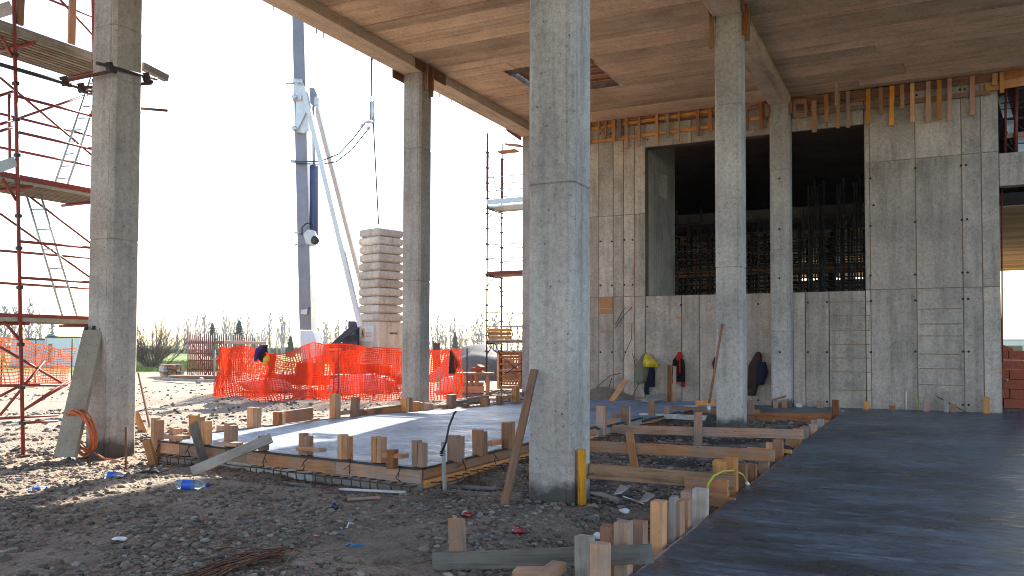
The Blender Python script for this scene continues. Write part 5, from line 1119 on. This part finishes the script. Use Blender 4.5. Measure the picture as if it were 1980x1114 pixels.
# low far wall strip
# ------------------------------------------------------------------ brick stack right of the end wall
t = thing('brick_stack', 'stepped stack of red hollow bricks right of the end wall', 'brick stack', (2.4, 24.6, 0))
bw, bh, bd = .50, .245, .25; yb = 24.7
brick = MB().box((0, 0, 0), (bw - .012, bd, bh - .014)); 
for zz in (-.06, .0, .06): brick.box((0, -bd / 2 - .002, zz), (bw - .02, .008, .012))
bm_ = brick.mesh('brick'); bm_.materials.append(M_brick)
x0 = on_y(1934, 760, yb).x - .2
for r_ in range(7):
    n = (9, 9, 9, 8, 3, 2, 1)[r_]
    if r_ == 3: n = 7
    for row in range(2):
        for k in range(n):
            if r_ >= 3 and k * bw > {3: 1.05, 4: .55, 5: .35, 6: .22}[r_] + .2 and r_ > 2: continue
            link('brick', bm_, None, t, Matrix.Translation((x0 + k * bw + (bw / 2 if r_ % 2 else 0) * .6 + random.uniform(-.012, .012), yb + row * .27 + random.uniform(-.015, .015), .02 + bh / 2 + r_ * bh)) @ Matrix.Rotation(random.uniform(-.02, .02), 4, 'Z'))
tag(timber('roof_tile', on_y(1938, 690, yb), on_y(1948, 670, yb), .3, .03, M_brick, None, up=(0, -1, 0)), 'dark brick shard sticking up on top of the brick stack', 'brick')
a = on_y(1938, 740, yb - .25); tag(MB().tube([on_y(1936, 740, yb - .3), on_y(1942, 733, yb - .3), on_y(1949, 734, yb - .3), on_y(1945, 738, yb - .3)], .02, 6).build('wire_bundle', M_galv), 'pale wire bundle lying on the brick stack', 'wire')
tag(pole('down_cable', on_y(1937, 360, YW + .5), on_y(1938, 700, YW + .5), .02, M_dred), 'thin dark red pipe hanging down the right end of the end wall', 'pipe')
p = on_d(1948, 648, 75); 
# ------------------------------------------------------------------ steel plank and coil against the left column
a = on_z(122, 880, .02); b = on_z(128, 880, 0)
t = thing('perforated_plank', 'dusty perforated steel scaffold plank leaning on the column above the coil', 'plank', a)
p0, p1 = on_z(120, 882, .02), on_x(182, 640, XL + .28)
p1 = on_y(180, 638, 8.12); p0 = on_z(124, 884, .02)
Mx, Lx = frame(p0, p1, up=(.35, -1, .25))
pm = MB().box((0, 0, 0), (Lx, .30, .012))
for q in (-.15, .15): pm.box((0, q, -.028), (Lx, .012, .06))
plank = pm.build('plate', paint('dusty_steel_plank', (.33, .29, .24), .75, .2, (.26, .20, .14), .6, 5), t, M=Mx)
hm = MB().tube([(0, 0, -.003), (0, 0, .008)], .007, 8).mesh('rivet_hole')
for i in range(14):
    for j in (-.11, 0, .11): link('rivet', hm, M_white if (i + int(j * 100)) % 5 == 0 else M_core, plank, Mx @ Matrix.Translation((-Lx / 2 + .1 + i * (Lx - .2) / 13, j, .0)))
for j in (-.12, 0, .12): MB().box((Lx / 2 + .03, j, -.01), (.07, .05, .05)).build('hook', M_dsteel, t, bevel=.01, M=Mx)
t = thing('cable_coil', 'orange cable coil leaning at the foot of the column', 'cable coil', on_z(180, 882, 0))
cc = on_y(182, 848, 8.0); rr = random.Random(5); pts = []
for k in range(9 * 26):
    a = 2 * math.pi * k / 26; lp = k / 26; r_ = .30 + .035 * math.sin(lp * 2.1) + .02 * math.sin(a * 2 + lp); off = Vector((.025 * math.sin(lp * 3.3), .05 * math.cos(lp * 2.3) - .1, .02 * math.sin(lp * 5)))
    z = r_ * math.sin(a); pts.append(Vector((cc.x + r_ * .78 * math.cos(a) + .12 * z, cc.y - .1 - .35 * z, .325 + z * .98)) + off)
MB().tube(pts, .0125, 6).build('coil', M_orange_cable, t)
MB().tube([on_z(183, 876, .03), on_z(200, 886, .02), on_z(222, 890, .02), on_z(232, 893, .015)], .014, 6).build('loose_end', M_orange_cable, t)
# ------------------------------------------------------------------ bottles and litter
s = NT('clear_plastic'); s.b.inputs['Transmission Weight'].default_value = .85; s.b.inputs['IOR'].default_value = 1.25; M_pet = s.fin((.75, .88, .97), .12)
M_lab = paint('blue_label', (.02, .12, .62), .35, bmp=.0); M_cap = paint('blue_cap', (.012, .03, .30), .35); M_redpl = paint('dark_red_plastic', (.24, .015, .018), .2); M_purp = paint('purple_foil', (.03, .015, .06), .25)
def bottle(label, u, v, L, yaw, squash=1.0):
    c = on_z(u, v, 0); z = float(gz(c.x, c.y)); t = thing('plastic_bottle', label, 'bottle', (c.x, c.y, z), 'plastic bottles on the gravel'); r = L * .16
    M = Matrix.Translation((c.x, c.y, z + r * .8 * squash)) @ Matrix.Rotation(yaw, 4, 'Z') @ Matrix.Diagonal((1, 1, squash, 1)) @ Matrix.Rotation(R(90), 4, 'Y')
    MB().lathe([(r * .3, -L / 2), (r * .9, -L / 2 + .004), (r, -L * .42), (r * .9, -L * .36), (r, -L * .30), (r * .95, -L * .1), (r, 0), (r, L * .16), (r * .8, L * .28), (r * .35, L * .40), (r * .3, L * .44)], 18, M).build('body', M_pet, t)
    MB().lathe([(r * 1.02, -L * .28), (r * 1.0, -L * .1), (r * 1.02, L * .02)], 18, M, caps=False).build('label', M_lab, t); MB().lathe([(r * .36, L * .43), (r * .36, L * .5)], 12, M).build('cap', M_cap, t)
bottle('large clear water bottle with blue label lying on the shaded gravel', 372, 950, .36, YAW - R(8)); bottle('smaller clear bottle with blue label at the edge of the sunlight', 222, 928, .26, YAW - R(4)); bottle('crushed pale blue bottle on the gravel at the far left', 73, 955, .19, YAW + R(60), .75)
def scrap(name, label, u, v, r, mat, seed, cat='litter'):
    c = on_z(u, v, 0); o = lump(name, (c.x, c.y, float(gz(c.x, c.y)) + r[2] * .5), r, mat, seed); return tag(o, label, cat)
scrap('red_can', 'crumpled shiny red can on the stones before the big column', 1002, 1035, (.055, .04, .045), M_redpl, 2); scrap('purple_can', 'small dark purple can alone on the gravel', 645, 990, (.045, .035, .04), M_purp, 4)
scrap('paper_scrap', 'white crumpled paper beside the foreground stakes', 1157, 1022, (.05, .03, .035), M_white, 6); scrap('paper_scrap', 'flat white lid on the gravel at the left', 232, 1038, (.075, .045, .012), M_white, 8); scrap('red_wrapper', 'red wrapper hidden behind the foreground stake', 903, 1008, (.06, .04, .03), M_redpl, 9)
scrap('paper_scrap', 'pinkish white scrap in the trench beside the leaning batten', 985, 904, (.06, .03, .02), M_white, 12); scrap('white_fragment', 'small white stone chip by the foreground stakes', 1155, 1045, (.03, .02, .02), M_white, 14)
scrap('plaster_lump', 'pale lumps of plaster on the mud right of the big column', 1207, 982, (.05, .04, .03), M_white, 22, 'rubble')
c = on_z(668, 1056, .01); tag(MB().tube([c, c + Vector((.03, .03, .02)), c + Vector((.07, .0, .01)), c + Vector((.12, .03, .02)), c + Vector((.15, .05, .0))], .009, 5).build('blue_strap', paint('blue_strap', (.02, .16, .42), .5)), 'short twisted blue plastic strap on the gravel', 'strap')
c = on_z(662, 1020, .01); tag(MB().tube([c, c + Vector((.05, .0, .005)), c + Vector((.02, .06, .03)), c + Vector((.04, .1, .02))], .006, 5).build('white_strip', M_white), 'curled white plastic strip on the gravel', 'strip')
c = on_z(606, 1036, .02); tag(timber('orange_chip', c, c + Vector((.07, -.01, .005)), .025, .012, M_redpl, None), 'little reddish chip at the tip of the rod bundle', 'chip')
tag(MB().tube([on_z(232, 926, .03), on_z(252, 921, .02), on_z(270, 914, .02), on_z(290, 912, .02), on_z(304, 915, .015)], .02, 6).build('black_hose', M_black), 'short black hose lying from the smaller bottle', 'hose')
# bundle of rusty rods
t = thing('rod_bundle', 'bundle of thin rusty bent rods lying on the gravel in the foreground', 'rods', on_z(450, 1095, 0))
rr = random.Random(11)
for k in range(20):
    u0, v0 = rr.uniform(325, 420), 1118 + rr.uniform(-4, 22); u1, v1 = rr.uniform(500, 560) , rr.uniform(1060, 1082)
    P = []
    for q in np.linspace(0, 1, 6): P.append(on_z(u0 + (u1 - u0) * q, v0 + (v1 - v0) * q + rr.uniform(-2, 2) - 14 * math.sin(q * 3.14) * rr.uniform(.2, 1), .012 + rr.uniform(0, .05)))
    MB().tube(P, .0055, 5).build('rod', M_rust, t)
for P_ in ([(410, 1066), (440, 1058), (470, 1061), (520, 1062), (570, 1060), (602, 1034)], [(430, 1046), (462, 1043), (480, 1050)], [(448, 1060), (480, 1070), (510, 1078), (540, 1080), (580, 1070)], [(570, 1062), (552, 1090), (535, 1118)]):
    MB().tube([on_z(u, v, .02) for u, v in P_], .0055, 5).build('rod', M_rust, t)
# yellow-green conduit by the slab edge
t = thing('conduit_arch', 'yellow green flexible conduit arching between the stakes and a white pipe stub', 'conduit', on_x(1367, 950, -1.9))
X2 = -1.80
P = [on_x(u, v, X2 - .12 * (1 - i / 6)) for i, (u, v) in enumerate(((1366, 952), (1370, 935), (1380, 920), (1398, 911), (1420, 910), (1436, 918), (1443, 932)))]
MB().tube(P, .012, 8).build('conduit', paint('yellow_green_conduit', (.42, .42, .03), .45), t)
e = P[-1]; pole('pipe_stub', e, Vector((e.x + .03, e.y - .02, .0)), .02, M_white, t)
# second little conduit
p = on_x(1626, 805, -1.8); tag(MB().tube([p, p + Vector((.02, .1, .12)), p + Vector((.05, .3, .12)), p + Vector((.05, .35, -.05))], .012, 6).build('conduit_stub', paint('pale_conduit', (.4, .42, .3), .5)), 'short pale conduit loop at the far slab edge', 'conduit')
# long shovel leaning on the column
t = thing('long_shovel', 'long handled shovel leaning on the left face of the shovel column', 'shovel', on_z(1365, 826, -.1))
yS = 16.05; top, mid, bot = on_y(1397, 626, yS), on_y(1371, 780, yS - .3), on_y(1366, 822, yS - .4)
MB().tube([top, top.lerp(mid, .5) + Vector((0, 0, 0)), mid], .025, 8).build('handle', M_pine, t)
bl = MB(); P = [on_y(u, v, yS - .38) for u, v in ((1370, 785), (1358, 820), (1366, 812), (1378, 824))]
MB().tube([mid, on_y(1371, 800, yS - .32)], .03, 8).build('socket', M_galv, t)
q = [on_y(u, v, yS - .38) for u, v in ((1371, 797), (1362, 815), (1357, 830), (1364, 832), (1372, 832), (1378, 822))]; f_ = Vector((0, .03, 0))
MB().add(q + [p + f_ for p in q], [tuple(reversed(range(6))), tuple(range(6, 12))] + [(k, (k + 1) % 6, 6 + (k + 1) % 6, 6 + k) for k in range(6)]).build('blade', M_dsteel, t, bevel=.005)
# trowel on the mud right of the big column
t = thing('hand_trowel', 'muddy grey trowel and wire lying on the mud right of the big column', 'trowel', on_z(1220, 965, 0)); a = on_z(1205, 955, .03)
MB().tube([on_z(1205, 960, .03), on_z(1225, 967, .02), on_z(1245, 974, .02)], .008, 5).build('wire', M_galv, t)
for u, v in ((1200, 957), (1250, 972)): c = on_z(u, v, -.03); MB().add([c + Vector((-.08, -.02, 0)), c + Vector((.02, -.05, .02)), c + Vector((.09, .03, .08)), c + Vector((-.02, .06, .1)), c + Vector((0, .02, -.03))], [(0, 1, 2, 3), (0, 4, 1), (1, 4, 2), (2, 4, 3), (3, 4, 0)]).build('blade', M_galv, t)
# ------------------------------------------------------------------ clothes hung on the end wall
AX = Vector((1, 0, 0)); yc = YW - .12
def W(u, v, dy=0): return on_y(u, v, yc + dy)
t = thing('hung_clothes', 'grey green jacket and dark trousers hanging on the wall under a yellow bag', 'clothes', W(1245, 730))
cloth_tube('jacket', [(W(1249, 682), .04, .05, AX), (W(1246, 690), .10, .08, AX), (W(1242, 705), .15, .10, AX), (W(1239, 722), .16, .11, AX), (W(1237, 740), .15, .09, AX)], F_khaki, t, seed=1)
cloth_tube('sleeve', [(W(1251, 690, -.06), .06, .06, AX), (W(1250, 712, -.07), .07, .06, AX), (W(1247, 738, -.06), .05, .05, AX)], F_olive, t, seed=2)
cloth_tube('trousers', [(W(1256, 690), .05, .06, AX), (W(1257, 715), .13, .08, AX), (W(1258, 748), .12, .07, AX)], F_navy, t, seed=3); cloth_tube('trouser_leg', [(W(1253, 738, -.03), .08, .06, AX), (W(1250, 752, -.03), .07, .05, AX), (W(1251, 763, -.03), .06, .05, AX)], F_navy, t, seed=4)
b = thing('plastic_bag', 'yellow plastic carrier bag hanging over the dark trousers on the wall', 'bag', W(1256, 700, -.15))
M_bag = paint('yellow_plastic_bag', (.55, .42, .01), .35, 0, (.42, .12, .02), .6, 6, .5, .4)
cloth_tube('bag', [(W(1250, 684, -.12), .03, .04, AX), (W(1253, 692, -.16), .10, .10, AX), (W(1258, 702, -.17), .19, .13, AX), (W(1258, 710, -.15), .17, .09, AX)], M_bag, b, seed=6, fold=.2)
t = thing('hung_jacket', 'black jacket with red collar and cuffs hanging on the wall', 'jacket', W(1312, 715))
cloth_tube('body', [(W(1312, 688), .06, .07, AX), (W(1312, 698), .15, .10, AX), (W(1312, 720), .16, .12, AX), (W(1312, 738), .15, .10, AX)], F_black, t, seed=7); cloth_tube('collar', [(W(1314, 681), .05, .05, AX), (W(1314, 690), .09, .09, AX), (W(1313, 697), .07, .11, AX)], F_redc, t, seed=8)
for u0, u1, ve in ((1305, 1304, 742), (1319, 1321, 748)):
    cloth_tube('sleeve', [(W(u0, 696, -.05), .06, .06, AX), (W((u0 + u1) / 2, 720, -.06), .065, .06, AX), (W(u1, ve - 8, -.05), .05, .05, AX)], F_black, t, seed=u0); cloth_tube('cuff', [(W(u1, ve - 9, -.05), .06, .06, AX), (W(u1, ve, -.05), .055, .055, AX)], F_redc, t, seed=u1)
cloth_tube('zip_trim', [(W(1314, 692, -.13), .02, .02, AX), (W(1314, 722, -.14), .025, .02, AX)], F_redc, t)
t = thing('hung_jacket', 'dark brown hooded jacket hanging on the wall beside the pilaster', 'jacket', W(1465, 720))
cloth_tube('body', [(W(1466, 680), .05, .06, AX), (W(1465, 690), .11, .10, AX), (W(1461, 708), .17, .11, AX), (W(1456, 735), .14, .10, AX), (W(1454, 765), .10, .08, AX)], F_brown, t, seed=11); cloth_tube('scarf', [(W(1470, 700, -.03), .13, .09, AX), (W(1473, 720, -.03), .15, .10, AX), (W(1469, 744, -.03), .10, .08, AX)], F_navy, t, seed=13)
t = thing('hung_garment', 'navy garment mostly hidden behind the shovel column', 'clothes', W(1384, 705)); cloth_tube('garment', [(W(1386, 690), .06, .05, AX), (W(1386, 702), .12, .08, AX), (W(1387, 714), .1, .06, AX)], F_navy, t, seed=15)
# wires sticking out of the wall
t = thing('wall_wires', 'bent dark tie wires sticking out of the end wall above the spoil heap', 'wire', W(1220, 690))
for P in ([(1190, 634), (1205, 612), (1222, 594)], [(1190, 628), (1205, 600), (1209, 594)], [(1222, 624), (1221, 655), (1210, 680), (1203, 700)], [(1223, 683), (1228, 705), (1233, 727)], [(1238, 735), (1230, 752), (1222, 770)], [(1150, 752), (1170, 735), (1180, 726), (1200, 722)], [(1183, 731), (1177, 750), (1165, 765)]):
    MB().tube([W(u, v, .06 - .05 * k) for k, (u, v) in enumerate(P)], .009, 5).build('wire', M_dsteel, t)
tag(pole('lying_rod', on_y(1812, 767, 22.9), on_y(1870, 798, 22.7), .012, M_rust), 'rusty rod leaning low against the wall foot', 'rod'); tag(pole('white_pipe', on_y(1752, 757, 23.0), on_y(1752, 797, 23.0), .012, M_white), 'thin white pipe rising at the foot of the wall', 'pipe')
tag(MB().tube([on_y(1760, 757, 22.95), on_y(1766, 765, 22.9), on_y(1774, 775, 22.9), on_y(1776, 797, 22.9)], .014, 6).build('yellow_conduit', MATS['yellow_green_conduit']), 'yellow green conduit curling at the foot of the wall', 'conduit')
# ------------------------------------------------------------------ air
hz = MB().span((-230, -60, -1.6), (230, 230, 9.2)).build('haze', None)
m = bpy.data.materials.new('haze_air'); m.use_nodes = True; m.node_tree.nodes.clear()
vo = m.node_tree.nodes.new('ShaderNodeVolumePrincipled'); out = m.node_tree.nodes.new('ShaderNodeOutputMaterial'); vo.inputs['Color'].default_value = (.95, .97, 1, 1); vo.inputs['Density'].default_value = .0003; vo.inputs['Anisotropy'].default_value = .3
m.node_tree.links.new(vo.outputs[0], out.inputs['Volume']); hz.data.materials.append(m); tag(hz, 'pale sunlit haze over the building yard and meadow', 'haze', kind='stuff')
